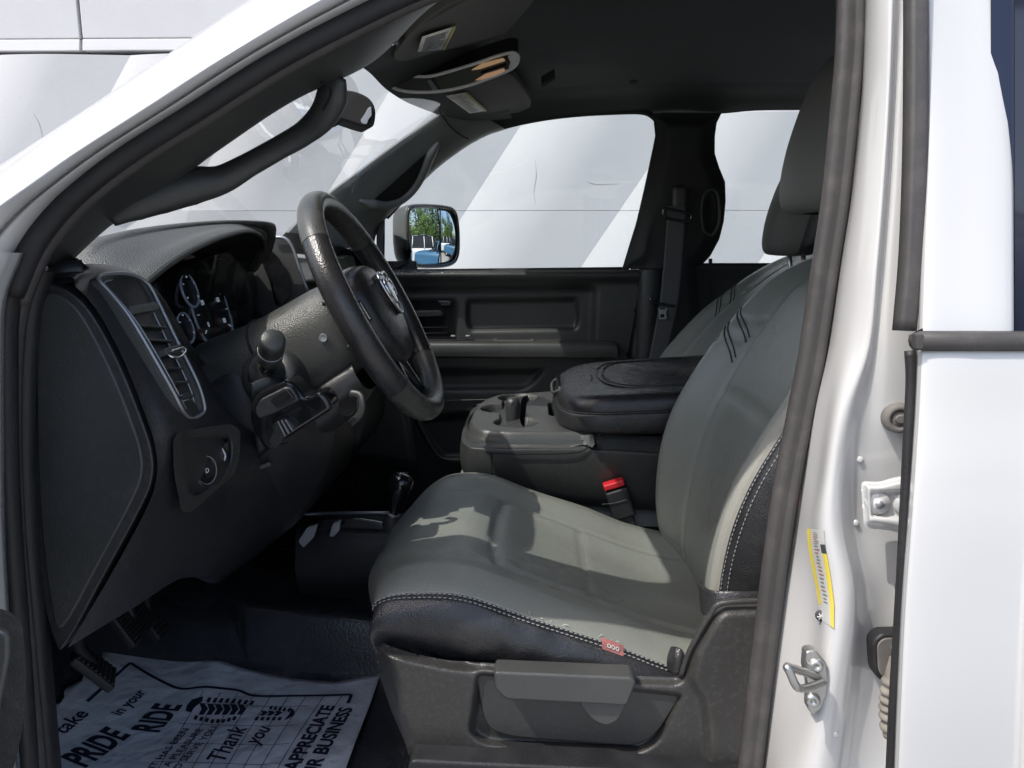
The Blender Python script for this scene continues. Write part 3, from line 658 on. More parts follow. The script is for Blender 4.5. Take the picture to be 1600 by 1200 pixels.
surf('cluster_lens', [[CL(u, v, .012) for u, v in r] for r in ([(246,452),(270,428),(310,406),(345,396)], [(258,478),(290,460),(330,440),(368,420)], [(280,515),(310,500),(345,485),(384,465)], [(318,562),(336,562),(362,540),(384,512)])], M['clusterlens'], ic, 4, 4)
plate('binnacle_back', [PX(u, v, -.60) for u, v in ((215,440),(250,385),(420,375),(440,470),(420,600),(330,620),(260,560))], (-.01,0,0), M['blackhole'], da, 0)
# bezel right of the instruments
BZ = [(408,376),(424,370),(444,371),(458,384),(468,415),(480,452),(484,462),(462,478),(448,488),(436,500),(414,500),(404,470),(402,420)]
plate('trim_bezel', cr(PP(BZ, 1.42), 3, True), (-.03,.02,0), M['plastic2'], da, .005, 3)
tube('bezel_edge', PP([(424,371,1.412),(444,372,1.412),(457,386,1.412),(468,418,1.412),(481,456,1.412)]), .003, M['bezel'], da, 8)
plate('gloss_inset', cr(PP([(412,388),(424,392),(437,405),(446,425),(453,448),(453,460),(441,476),(434,474),(425,440),(414,412)], 1.412), 3, True), (-.006,.004,0), M['gloss'], da, .003)
surf('centre_pad', [[P(u, v, y) for u, v in ((420,361),(470,366),(520,380),(560,398),(580,420))] for y in (1.45,1.7,2.0,2.34)], M['dash'], da, 5, 5)
plate('centre_stack', PP(rpoly([(490,398),(560,385),(590,430),(596,470),(590,560),(560,700),(520,760),(500,700),(505,500)], 8), 1.66), (-.2,.4,0), M['gloss'], da, .01)
surf('glove_side', [[P(u, v, 2.05) for u, v in r] for r in ([(500,400),(560,390),(605,432)], [(520,520),(570,520),(612,540)], [(540,640),(590,640),(640,650)], [(560,720),(600,725),(655,735)])], M['plastic'], da, 4, 4, solid=.02)

# headlamp switch pocket in the lower fascia
sw = relief('switch_panel', (262,660,386,812), 2, lambda u, v: .755 + (u-270)*.0018 + .028*ss(0, 12, -sdf(rpoly([(283,690),(296,682),(358,676),(364,690),(364,716),(352,744),(305,780),(290,768),(284,730)], 10), u, v)), M['plastic'], da,
      clip=rpoly([(270,690),(276,676),(300,670),(362,662),(376,672),(374,720),(362,746),(330,772),(300,800),(284,800),(272,740)], 12))
swd = lambda u, v, k: P(u, v, .755+(u-270)*.0018+k)
plate('switch_face', [swd(u, v, .022) for u, v in rpoly([(287,694),(298,686),(354,680),(360,692),(360,714),(350,740),(306,772),(294,764),(288,730)], 8)], (-.004,.004,0), M['gloss'], sw, .001)
o = P(318,735,.846); ax = V((.95,-.28,.15))
kn = lathe('headlamp_knob', [(.0205,-.03),(.0195,0),(.0185,.004),(.0165,.0052),(.0155,.0045),(0,.0045)], o, ax, [M['gloss'], M['silver']], sw, 32, mi=[0,0,0,1,0])
lathe('knob_collar', [(.026,-.02),(.0255,-.012),(.021,-.012)], o, ax, M['plastic'], sw, 28)
kx, ky, kz = basis(ax)
for i, sgn in enumerate(['-','o','=','o']):
    a = R(62+i*26); text('switch_mark', sgn, o+kz*-.008+kx*math.cos(a)*-.028+ky*math.sin(a)*.029, kx, ky, .008, M['white'], sw)
text('knob_mark', 'D', o+kz*.0052-kx*.003-ky*.003, kx, ky, .008, M['white'], sw)
for k, (u, v, h) in enumerate(((340,718,.022),(347,712,.02))):
    c = swd(u, v, .012); tube('dimmer_mark', [c-V((0,0,h*.5)), c+V((.004*k,0,0)), c+V((0,0,h*.5))], .0012, M['white'], sw, 6)
plate('dimmer_wheel', [swd(u, v, .014) for u, v in rpoly([(350,694),(356,690),(357,728),(351,728)], 2)], (0,.01,0), M['plastic2'], sw, .002)
# knee panel and lower column cover
surf('knee_panel', [[P(u, v, y) for u, v, y in r] for r in (
   [(392,600,1.0),(430,590,1.02),(480,600,1.06),(530,640,1.1)], [(400,690,1.02),(455,690,1.05),(500,700,1.1),(520,690,1.14)], [(405,740,1.05),(450,745,1.09),(488,735,1.14),(512,730,1.2)],
   [(370,800,1.08),(412,810,1.13),(450,795,1.18),(486,780,1.26)], [(330,850,1.1),(368,865,1.15),(405,850,1.22),(450,826,1.3)], [(300,900,1.12),(335,912,1.18),(360,898,1.26),(400,870,1.34)])], M['dashside'], da, 6, 6, solid=.006, off=-1)
tube('panel_seam', PP([(385,728,1.035),(400,722,1.03),(420,702,1.03),(452,690,1.05)]), .0016, M['blackhole'], da, 6)
plate('release_lever', PP(rpoly([(388,732),(420,722),(424,728),(392,740)], 3), 1.03), (0,.01,0), M['plastic2'], da, .002)

# ------------------------------------------------------------------ steering column
WA, WB = P(497,314,1.15), P(675,638,1.15)
WC = (WA+WB)/2; E1 = (WA-WB).normalized(); E2 = V((0,1,0)); WN = E2.cross(E1).normalized()
if WN.x < 0: WN = -WN
WR = .172
sc = empty('steering_column', WC-WN*.2, truck, 'black steering column with shroud, stalk and brake controller')
def ringpts(d, ry, rz, zo=0, n=14, p=2.6):
    o = []
    for i in range(n):
        a = 2*math.pi*i/n; c, s_ = math.cos(a), math.sin(a)
        o.append(WC - WN*d + E2*(ry*abs(c)**(2/p)*(1 if c > 0 else -1)) + E1*(rz*abs(s_)**(2/p)*(1 if s_ > 0 else -1)+zo))
    return o
surf('shroud', [ringpts(.03,.050,.048,.0), ringpts(.045,.068,.062,.0), ringpts(.07,.076,.070,-.003), ringpts(.12,.080,.074,-.008), ringpts(.17,.084,.080,-.014), ringpts(.21,.088,.090,-.02), ringpts(.26,.09,.095,-.02)], M['dash'], sc, 7, 4, cv=True)
tube('shroud_gap', ringpts(.172,.0848,.0805,-.014), .002, M['blackhole'], sc, 8, closed=True, sm=3)
lathe('screw_recess', [(.0,.001),(.004,.001),(.006,.0025),(.0062,0)], P(505,528,1.072), (0.1,-1,.05), M['silver'], sc, 14)
surf('collar', [ringpts(.20,.088,.082,-.03), ringpts(.215,.094,.088,-.036), ringpts(.24,.098,.094,-.045), ringpts(.29,.10,.098,-.05)], M['dashside'], sc, 5, 4, cv=True)
# stalk
sa, sb = P(418,578,1.03), P(430,510,.935); sd = (sb-sa).normalized()
sk = lathe('stalk', [(.024,-.03),(.026,-.004),(.0235,.0),(.0115,.004),(.0105,.03),(.0135,.034),(.0165,.038),(.0168,.058),(.0155,.060),(.0165,.062),(.0168,.085),(.0155,.091),(.0125,.0935),(0,.0935)], sa, sd, [M['gloss'], M['plastic']], sc, 32, mi=[1,1,1,0,0,1,1,1,1,1,1,1,1])
bx_, by_, bz_ = basis(sd)
tube('stalk_ring', [sa+sd*.060+(bx_*math.cos(i*math.pi/12)+by_*math.sin(i*math.pi/12))*.0164 for i in range(24)], .0007, M['silver'], sk, 6, closed=True, sm=1)
text('stalk_mark', '><', sa+sd*.045-bx_*.0+V((.008,-.0155,0)), (1,.3,0), (0,0,1), .008, M['white'], sk)
# stalk cone on the column side
lathe('stalk_cone', [(.046,-.045),(.044,-.02),(.040,-.006),(.034,.0),(.025,.001)], sa+V((-.005,.012,-.006)), V((-.1,-.9,.45)), M['plastic'], sc, 36)
# brake controller pods under the column
pod = plate('brake_controller', PP(rpoly([(389,652),(392,628),(404,612),(445,593),(457,598),(476,622),(500,612),(511,622),(519,640),(440,690),(424,704),(412,702),(396,676)], 8), .985), (0,.05,.0), M['gloss'], sc, .006, 3)
plate('controller_top', PP(rpoly([(398,640),(406,624),(446,604),(456,606),(468,626),(430,646),(402,656)], 6), .975), (0,.02,0), M['dashside'], pod, .004, 3)
plate('controller_face', PP(rpoly([(421,626),(448,608),(460,622),(432,638)], 3), .969), (0,.01,0), M['gloss'], pod, .002)
plate('controller_slot', PP(rpoly([(425,656),(468,634),(472,640),(430,664)], 3), .983), (0,.01,0), M['blackhole'], pod, .001)
plate('controller_slider', PP(rpoly([(424,664),(446,652),(462,668),(440,688),(428,690)], 4), .973), (0,.02,0), M['dashside'], pod, .003)
for k in range(3): tube('slider_rib', PP([(434+k*6,658-k*1,.9705),(446+k*6,682-k*4,.9705)]), .0012, M['silver'], pod, 6, sm=1)
plate('controller_side', PP(rpoly([(420,690),(432,666),(440,690),(430,702)], 3), .972), (0,.02,0), M['dashside'], pod, .002)
# tilt lever / key housing at the column's far lower side
kh = surf('lower_cover', [ringpts(.06,.066,.03,-.075), ringpts(.10,.072,.04,-.085), ringpts(.15,.07,.045,-.09), ringpts(.19,.06,.04,-.085)], M['dashside'], sc, 5, 4, cv=True)
tube('tilt_lever', PP([(548,615,1.06),(562,618,1.055),(566,632,1.05),(562,648,1.05),(548,662,1.055)]), .006, M['plastic'], sc, 10, ry=.004)
plate('key_slot', PP(rpoly([(528,628),(548,612),(560,620),(560,640),(546,652),(530,650)], 4), 1.075), (0,.02,0), M['gloss'], sc, .002)

# ------------------------------------------------------------------ steering wheel
sw_ = empty('steering_wheel', WC, truck, 'worn black and grey leather steering wheel with chrome shield badge')
NR = 96; rim = []
for i in range(NR):
    a = 2*math.pi*i/NR; d = E1*math.sin(a)+E2*math.cos(a); c = WC + d*WR; row = []
    th = 1 + .14*max(0, math.cos(2*a))**3*(1 if True else 0)
    for j in range(14):
        b = 2*math.pi*j/14; row.append(c + d*(math.cos(b)*.0165*th) + WN*(math.sin(b)*.0188))
    rim.append(row)
seams = [R(38), R(142), R(218), R(322)]
def rimdisp(s, t, d):
    a = s/NR*2*math.pi; o = 0*s
    for q in seams: o -= .0014*np.exp(-(((a-q)*WR)/.0011)**2)
    return -o
def rimmat(s, t):
    a = s/NR*2*math.pi % (2*math.pi); return 0 if seams[0] < a < seams[1] or seams[2] < a < seams[3] else 1
rs = Surf(rim, True, True)
surf('rim', rs, [M['wheelleather'], M['wheeldark']], sw_, 4, 3, disp=rimdisp, matfn=rimmat, flip=False)
for q_ in seams:
    d = E1*math.sin(q_)+E2*math.cos(q_); th = 1 + .14*max(0, math.cos(2*q_))**3
    tube('rim_seam', [WC + d*WR + d*(math.cos(b)*.0165*th) + WN*(math.sin(b)*.0188) for b in [j*2*math.pi/20 for j in range(20)]], .0008, M['blackhole'], sw_, 6, closed=True, sm=1)
def wp(p, q, h=0): return WC + E2*p + E1*q + WN*h
for sgn in (-1, 1):       # upper spokes at nine and three
    surf('spoke', [[wp(sgn*x, q+o, h-.012) for o, h in ((w,-.012),(w*.85,.006),(0,.014),(-w*.85,.006),(-w,-.012))] for x, q, w, h in ((.05,-.004,.045,0),(.09,-.002,.036,0),(.13,.0,.032,.006),(.165,.0,.036,.012))], M['wheeldark'], sw_, 5, 5, solid=.006, off=-1)
for sgn in (-1, 1):       # lower twin spokes
    surf('spoke', [[wp(sgn*(x+o), q, h-.014) for o, h in ((-w,-.006),(-w*.7,.004),(0,.008),(w*.7,.004),(w,-.006))] for x, q, w, h in ((.030,-.05,.018,0),(.036,-.09,.015,0),(.048,-.125,.014,.004),(.062,-.155,.016,.01))], M['gloss'], sw_, 5, 5, solid=.006, off=-1)
HO = [(-.078,.045),(-.05,.063),(0,.068),(.05,.063),(.078,.045),(.088,.012),(.082,-.03),(.062,-.066),(.034,-.088),(0,-.093),(-.034,-.088),(-.062,-.066),(-.082,-.03),(-.088,.012)]
hub = surf('hub', [[wp(p*k, q*k-.004*(1-k), h) for p, q in HO] for k, h in ((1.0,-.04),(1.02,-.012),(1.0,.0),(.95,.009),(.86,.015),(.6,.022),(.3,.025),(.02,.026))], M['wheeldark'], sw_, 5, 4, cv=True)
tube('hub_crease', [wp(p, q, h) for p, q, h in ((-.07,-.02,.012),(-.052,-.046,.0155),(0,-.056,.019),(.052,-.046,.0155),(.07,-.02,.012))], .0012, M['gloss'], hub, 6)
# shield badge: chrome rim, black field, stylised horned head
SH = [(-.030,.024),(-.016,.030),(0,.027),(.016,.030),(.030,.024),(.032,.004),(.024,-.018),(.010,-.032),(0,-.037),(-.010,-.032),(-.024,-.018),(-.032,.004)]
em = plate('badge_field', cr([wp(p, q+.012, .030) for p, q in SH], 3, True), WN*-.008, M['gloss'], hub, .001)
tube('badge_rim', cr([wp(p, q+.012, .0305) for p, q in SH], 2, True), .0022, M['chrome'], hub, 8, closed=True, sm=2)
for sgn in (-1, 1):
    tube('badge_horn', [wp(sgn*p, q+.012, .032) for p, q in ((.003,.014),(.012,.017),(.020,.011),(.021,.000),(.015,-.009),(.009,-.004))], .0030, M['chrome'], hub, 8, scale=[1,1.2,1.2,1.0,.8,.4])
plate('badge_head', [wp(p, q+.012, .034) for p, q in ((-.006,.016),(.006,.016),(.007,.002),(.004,-.016),(0,-.022),(-.004,-.016),(-.007,.002))], WN*-.005, M['chrome'], hub, .0012)
plate('wheel_switch', [wp(p, q, .008) for p, q in ((-.118,.014),(-.096,.018),(-.093,-.016),(-.114,-.014))], WN*-.012, M['gloss'], sw_, .003)
plate('wheel_switch', [wp(-p, q, .008) for p, q in ((-.118,.014),(-.096,.018),(-.093,-.016),(-.114,-.014))], WN*-.012, M['gloss'], sw_, .003)

# ------------------------------------------------------------------ front seats
def seat(name, label, tf, sgn, detail):
    root = empty(name, tf(V((.03,1.13,.80))), truck, label)
    T = lambda rows: [[tf(p) for p in r] for r in rows]
    rows = []
    for X, zc, zb, xin in ((-.15,1.09,1.09,.03),(-.220,1.10,1.105,.05),(-.236,1.13,1.14,.056),(-.215,1.166,1.178,.045),(-.165,1.190,1.203,.026),(-.085,1.186,1.204,.006),(0,1.150,1.176,0),(.10,1.110,1.142,0),(.19,1.078,1.108,0),(.30,1.056,1.085,0)):
        k = min(1, max(0, (X+.236)/.43)); side = {1.09:.0, 1.105:.03, 1.14:.06, 1.178:.07, 1.203:.085}.get(zb, .105-.02*k)
        m = lambda f: zc+(zb-zc)*f
        drop = .0 if X > -.2 else .004
        zn = {1.09:1.10, 1.105:1.142, 1.14:1.182, 1.178:1.199, 1.203:1.206}.get(zb, zb)      # squarer front corner on the door side
        rows.append([V((X+xin*1.2,.905,zn-side-.03)), V((X+xin,.862,zn-side+.01)), V((X+xin*.8,.848-.002*k,zn-side*.42)), V((X+xin*.8,.868,zn-.006)), V((X+xin*.6,.925,(zn+zb)/2+.004)),
                     V((X+xin*.3,.985,m(.55))), V((X,1.05,m(.05))), V((X,1.13,zc)), V((X,1.21,m(.05))), V((X+xin*.3,1.275,m(.55))), V((X+xin*.6,1.33,zb)), V((X+xin*.9,1.385,zb-.02)), V((X+xin*1.2,1.40,zb-side)), V((X+xin*1.2,1.37,zb-side-.04))])
    def cdisp(s, t, d):
        x = d[..., 0]-tf(V((0,0,0))).x; y = d[..., 1]
        if sgn < 0: y = 2*1.13-(y-(tf(V((0,1.13,0))).y-1.13))
        o = 0*x; g = lambda dd, w=.0022, a=.0035: -a*np.exp(-(dd/w)**2)
        ax_ = -.055+.55*(y-1.13)**2+8*(y-1.13)**4                      # front edge of the insert
        inside = (y > 1.0) & (y < 1.262)
        o += np.where(inside, g(x-ax_, .0035, .007), 0)
        o += .006*np.exp(-((x-ax_+.045)/.03)**2)*inside
        o += np.where(inside & (x > ax_), .004*ss(0, .02, x-ax_), 0)
        o += np.where(x > ax_, g(y-1.0, .003, .005)+g(y-1.262, .003, .005), 0)
        o += np.where(inside, g(x-.085, .0022, .0028), 0)
        o += np.where((t > 2.5) & (t < 3.5), g((t-2.90)*.05, .0022, .0026), 0)
        rng = np.sin(x*31+y*17)*np.sin(y*43-x*11)*.0009; o += rng*(t > 4)
        o += np.where((t > 1) & (t < 2.8), .0010*np.sin(x*60+4*np.sin(x*21))*np.sin(t*3.0), 0)
        return sgn*o
    cs = Surf(T(rows))
    cm = lambda s, t: 1 if t < 3.0 or t > 11.1 else 0
    cu = surf('cushion', cs, [M['leather'], M['blackleather']], root, 13, 12, disp=cdisp, matfn=cm, flip=sgn < 0)
    if detail:
        for tt, nm in ((2.955,1),(2.84,1)):
            stitch('cushion_stitching', [cs.at(2.2+6.3*i/90, tt)+cs.normal(2.2+6.3*i/90, tt)*.0008*sgn for i in range(91)], M['thread'], cu)
        stitch('insert_stitching', [V((.0885, 1.005+.252*i/30, 0)) for i in range(31)] and [cs.at(6.885, 5.25+3.55*i/40)+V((.003,0,.003)) for i in range(41)], M['thread'], cu, r=.0005)
        a = cs.at(7.55, 2.95); tgp = [cs.at(6.88+.28*i, 2.93)+V((0,-.002,.002)) for i in range(2)]
        e = (tgp[1]-tgp[0]); n_ = V((0,-.75,.65))
        plate('fabric_tag', [tgp[0]+V((0,.003,.006)), tgp[1]+V((0,.003,.005)), tgp[1]+V((0,-.004,-.006)), tgp[0]+V((0,-.004,-.006))], -n_*.0015, M['pink'], cu, .0004)
        text('tag_lettering', 'ooo', tgp[0].lerp(tgp[1], .22)+V((0,-.0035,-.002)), e, V((0,.6,.8)), .011, M['label'], cu, sx=.9)
        for i in range(9):    # frayed threads at the worn seam
            s_ = 6.0+1.2*random.random(); p = cs.at(s_, 3.05+.05*random.random()); q = p+V((random.uniform(-.006,.006), random.uniform(-.004,.004), random.uniform(.001,.005)))
            tube('frayed_thread', [p, p.lerp(q, .5)+V((0,0,.0015)), q], .0004, M['label'], cu, 5, sm=2)
    # backrest
    rows = []
    for z, X, rec, hw in ((1.03,.262,.02,.20),(1.12,.232,.035,.212),(1.22,.230,.05,.222),(1.32,.253,.052,.228),(1.42,.306,.042,.228),(1.50,.361,.033,.222),(1.555,.410,.024,.212),(1.592,.468,.012,.19),(1.605,.53,.0,.165),(1.57,.60,.0,.16)):
        tk = .15 if z < 1.58 else .05
        rows.append([V((X+tk,1.135-hw-.022,z-.06)), V((X+tk*.62,1.135-hw-.034,z-.035)), V((X+.045,1.135-hw-.026,z-.01)), V((X+.012,1.135-hw-.006,z)), V((X,1.135-hw+.022,z+.002)), V((X+.012+rec*.3,1.135-hw*.68,z)), V((X+rec,1.135-hw*.42,z)), V((X+rec*1.08,1.135,z)),
                     V((X+rec,1.135+hw*.42,z)), V((X+.012+rec*.3,1.135+hw*.68,z)), V((X,1.135+hw-.022,z+.002)), V((X+.012,1.135+hw+.006,z)), V((X+.045,1.135+hw+.026,z-.01)), V((X+tk*.62,1.135+hw+.03,z-.035)), V((X+tk,1.135+hw+.02,z-.06))])
    bs = Surf(T(rows))
    def bdisp(s, t, d):
        o = 0*s; g = lambda dd, w, a: -a*np.exp(-(dd/w)**2)
        o += g((t-3.05)*.035, .0028, .0035)                           # side seam
        for tc_ in (5.55, 8.45): o += np.where(s < 6.6, g((t-tc_)*.07, .0028, .004), 0)
        for sc_ in (4.35, 4.75): 
            bul = (t > 3.6) & (t < 5.4) | (t > 8.6) & (t < 10.4)
            o += np.where(bul, g((s-sc_-.10*np.abs(t-4.5 if 0 else np.where(t < 7, t-3.8, 10.2-t)))*.1, .0032, .005), 0)
        o += np.where((t > 5.5) & (t < 8.5), g((s-3.55)*.1, .0025, .003), 0)
        o += np.sin(s*3.1+t*2.3)*np.sin(t*4.1-s*1.7)*.0005
        return sgn*o
    bm = lambda s, t: 1 if t < 3.05 or t > 11.2 else (2 if t < 3.55 else 0)
    ba = surf('backrest', bs, [M['leather'], M['blackleather'], M['leatherlight']], root, 11, 11, disp=bdisp, matfn=bm, flip=sgn < 0)
    if detail:
        for tt in (2.96, 2.72): stitch('backrest_stitching', [bs.at(.9+5.2*i/90, tt)+bs.normal(.9+5.2*i/90, tt)*.001*sgn for i in range(91)], M['thread'], ba)
    for s0_, s1_ in ((4.62,4.02),(4.72,4.12),(4.98,4.42),(5.08,4.52)):
        for a_, b_ in ((10.15,8.75),(3.85,5.25)):
            tube('bolster_piping', [bs.at(s0_+(s1_-s0_)*k/8, a_+(b_-a_)*k/8)+bs.normal(s0_+(s1_-s0_)*k/8, a_+(b_-a_)*k/8)*.0006*sgn for k in range(9)], .0015, M['plastic2'], ba, 6, sm=2)
    # headrest
    hx, hz = (.438, 1.775) if detail else (.348, 1.705)
    hr = []; hc = tf(V((hx, 1.135, hz)))
    for k, (dz, w, tk) in enumerate(((-.115,.06,.02),(-.11,.105,.04),(-.085,.128,.052),(-.03,.138,.058),(.03,.136,.056),(.08,.12,.05),(.105,.085,.036),(.113,.03,.015))):
        xo = hx + .22*dz
        hr.append([hc+V((xo-hx-tk*a+.01*abs(b), sgn*w*b, dz)) for a, b in ((1,0),(.97,.45),(.75,.82),(.1,1.0),(-.7,.88),(-1,.4),(-1,-.4),(-.7,-.88),(.1,-1.0),(.75,-.82),(.97,-.45))])
    hmf = lambda s, t: 1 if 2.7 < t < 8.3 else 0
    hd = surf('headrest', hr, [M['headgrey' if detail else 'headblack'], M['blackleather']], root, 6, 6, cv=True, matfn=hmf if not detail else None, flip=sgn > 0)
    for k in (-1, 1): tube('headrest_post', [hc+V((0,k*.05,-.06)), hc+V((.02,k*.05,-.25))], .006, M['steel'], root, 10, sm=1)
    return root
ident = lambda p: p.copy()
ds = seat('driver_seat', 'grey and black leather driver seat with white stitching and side lever', ident, 1, True)
ptf = lambda p: V((p.x+.068+max(0, p.z-1.22)*.52, 2*1.13-p.y+.87, p.z-(.06 if p.z < 1.22 else max(.005, .06-.3*(p.z-1.22)))))
ps = seat('passenger_seat', 'grey leather passenger seat beyond the centre console', ptf, -1, False)
# driver seat plastic side: valance, recliner cover, lever
VPOLY = rpoly([(582,992),(604,1008),(640,1020),(700,1032),(800,1038),(900,1046),(1000,1056),(1060,1058),(1076,1012),(1108,954),(1128,938),(1260,936),(1260,1230),(650,1230),(634,1162),(612,1112),(592,1052)], 10)
POCK = rpoly([(700,1030),(745,1040),(770,1040),(1072,1076),(1030,1158),(1012,1172),(980,1180),(790,1164),(748,1166),(726,1140),(738,1040)], 14)
PAN = rpoly([(742,1048),(1066,1086),(1030,1142),(1012,1158),(985,1166),(800,1152),(766,1142),(754,1118)], 14)
def vdep(u, v):
    y = .830 + .016*ss(640, 578, u)**2
    y = y + .012*ss(18, 0, -sdf(VPOLY, u, v))                       # rounded rim
    ch = ss(1047, 1005, v-(u-600)*.22)*(u < 745)                     # upper chamfer at the front
    y = y + .012*ss(0, 1, (1.0-np.clip((v-(990+(u-585)*.24))/34, 0, 1)))*ss(760, 725, u)
    y = y + .016*ss(0, 16, -sdf(rpoly([(742,1046),(1074,1082),(1034,1160),(1012,1176),(980,1184),(800,1172),(752,1166),(728,1146)], 16), u, v))
    y = y - .010*ss(0, 22, -sdf(rpoly([(1078,1014),(1110,958),(1130,944),(1280,940),(1280,1300),(1100,1300),(1090,1100),(1066,1062)], 14), u, v))
    y = y + .02*ss(1165, 1215, v)*ss(800,600,u)
    return y
va = relief('seat_valance', (578,930,1262,1232), 3, vdep, M['valance'], ds, clip=VPOLY)
plate('lever_panel', PP(PAN, .838), (0,.012,0), M['plastic'], ds, .0025)
LVP = rpoly([(772,1050),(988,1059),(995,1067),(980,1104),(905,1100),(790,1094),(773,1078)], 7)
lv = plate('seat_lever', PP(LVP, .806), (0,.03,0), M['plastic2'], ds, .0045, 4)
plate('lever_lobe', PP(rpoly([(902,1096),(984,1090),(966,1126),(948,1135),(926,1126)], 12), .815), (0,.025,0), M['plastic2'], ds, .004, 3)
tube('trim_bead', PP([(1064,1056,.836),(1078,1016,.832),(1110,960,.828),(1130,942,.826),(1200,938,.826)]), .0035, M['valance'], ds, 8)
# leather flaps where cushion meets the recliner cover
surf('leather_flap', [[P(u, v, y) for u, v, y in r] for r in ([(1052,1012,.852),(1060,1012,.845),(1068,1020,.842)], [(1046,1030,.848),(1058,1030,.838),(1066,1030,.84)], [(1046,1048,.848),(1056,1050,.84),(1062,1048,.842)])], M['blackleather'], ds, 5, 5, solid=.004)
surf('leather_flap', [[P(u, v, y) for u, v, y in r] for r in ([(1098,912,.90),(1112,922,.868),(1150,924,.856),(1200,925,.856),(1250,926,.86)], [(1098,935,.895),(1112,944,.862),(1150,936,.852),(1200,935,.852),(1250,936,.856)], [(1100,956,.89),(1108,962,.862),(1126,950,.852),(1200,944,.852),(1250,944,.856)])], M['blackleather'], ds, 5, 5, solid=.004)
rbox('seat_pedestal', V((.08,1.13,.93)), (.40,.46,.24), .02, M['blackhole'], ds)
plate('pedestal_foot', PP(rpoly([(640,1188),(720,1192),(1240,1215),(1240,1300),(620,1300)], 10), .80), (0,.1,0), M['rubber2'], ds, .008)
rbox('seat_pedestal', ptf(V((.08,1.13,.93))), (.40,.46,.24), .02, M['blackhole'], ps)

# ------------------------------------------------------------------ centre console
cc = empty('centre_console', (.1,1.5,1.0), truck, 'black centre console with cup holders and padded armrest lid')
TZ = 1.287; KC = 1.085
def co(p): return V((p[0]*KC, p[1]*KC, CZ+(p[2]-CZ)*KC))      # console set back to clear the seat cushion
# tray: flat top with holder openings cut by a keep-out mask, built as a grid over real x,y
CUP = [(-.026,1.405,.041),(-.026,1.635,.043),(-.060,1.525,.040)]
TOPL = [(-.118,1.40),(-.098,1.345),(-.05,1.325),(.02,1.322),(.09,1.322),(.12,1.322),(.12,1.70),(-.03,1.69),(-.075,1.67),(-.108,1.60),(-.120,1.50)]
tp = [tuple(p.xy) for p in cr([V((a, b, 0)) for a, b in TOPL], 4, True)]
gx, gy = np.meshgrid(np.arange(-.14,.13,.0022), np.arange(1.30,1.72,.0026), indexing='ij')
so_ = sdf(tp, gx, gy); h = TZ - .02*ss(.012, -.001, -so_)**1.5
hole = np.full(gx.shape, 1e3)
for cx, cy, r in CUP: hole = np.minimum(hole, np.hypot(gx-cx, gy-cy)-r)
hole = np.minimum(hole, sdf([(-.058,1.43),(-.012,1.42),(-.008,1.62),(-.058,1.60)], gx, gy))
hole = np.minimum(hole, sdf(rpoly([(.038,1.46),(.095,1.46),(.095,1.58),(.038,1.58)], .012), gx, gy)+0) 
depth = np.where(hole < 0, 1, 0)
h = h - .062*ss(.0015, -.004, hole) + .0022*np.exp(-((hole-.003)/.003)**2)*0
keep = so_ < .002
a, b = gx.shape; vs = [co(p) for p in np.stack([gx, gy, h], -1).reshape(-1, 3)]
fs = [(i*b+j, (i+1)*b+j, (i+1)*b+j+1, i*b+j+1) for i in range(a-1) for j in range(b-1) if keep[i,j] and keep[i+1,j] and keep[i,j+1] and keep[i+1,j+1]]
ty = obj('cup_holder_tray', vs, fs, M['plastic2'], cc)
def loop(pts, n=5): return cr(PP(pts), n)
# tray skirt and body: lofted from the tray edge downwards
def ringz(sc_, z, dx=0, grow=0):
    cx, cy = 0, 1.51
    out = []
    for x, y in [TOPL[q] for q in (5,4,3,2,1,0,10,9,8,7,6)]: out.append(co((cx+(x-cx)*(1+grow)+dx*(x < 0), cy+(y-cy)*(1+grow), z if x < .08 else max(z, TZ-.02))))
    return out
surf('tray_skirt', [ringz(1, TZ-.012, 0, -.002), ringz(1, TZ-.02, -.002, .01), ringz(1, TZ-.036, -.004, .022)], M['plastic2'], cc, 4, 4)
body = []
for z, f0, y0 in ((1.285,-.02,1.335),(1.262,-.118,1.318),(1.255,-.130,1.312),(1.215,-.132,1.315),(1.185,-.12,1.325),(1.165,-.085,1.34),(1.16,-.02,1.36)):
    body.append([V((.46,y0+.004,z-.03 if z < 1.2 else z-.012)), V((.30,y0+.002,z-.03 if z < 1.2 else z-.01)), V((.10,y0,z-.018 if z < 1.2 else z)), V((f0+.05,y0+.002,z)), V((f0+.012,y0+.03,z)), V((f0,y0+.10,z)), V((f0,1.60,z)), V((f0+.012,1.67,z)), V((f0+.05,1.70,z)), V((.30,1.71,z-.01))])
surf('console_body', [[co(p) for p in r] for r in body], M['plastic'], cc, 6, 6)
tube('body_seam', [co((f0,y0,z)) for f0, y0, z in ((-.118,1.40,1.255),(-.105,1.335,1.253),(-.06,1.309,1.253),(.02,1.306,1.253),(.085,1.307,1.257),(.11,1.311,1.272),(.125,1.316,1.292))], .0014, M['blackhole'], cc, 6)
tube('corner_seam', [co((-.068,1.3125,1.252)), co((-.068,1.3095,1.235)), co((-.068,1.312,1.205)), co((-.066,1.321,1.186))], .0012, M['blackhole'], cc, 6)
# stem of the cup divider and a clear cup rim
lathe('cup_divider', [(.013,0),(.013,.05),(.0155,.09),(.0150,.102),(.011,.110),(0,.112)], co((-.034,1.45,1.222)), (0,0,1), M['plastic'], cc, 20)
tube('divider_slot', [co((-.036,1.437,1.31)), co((-.034,1.436,1.316)), co((-.031,1.44,1.32))], .0012, M['blackhole'], cc, 6)
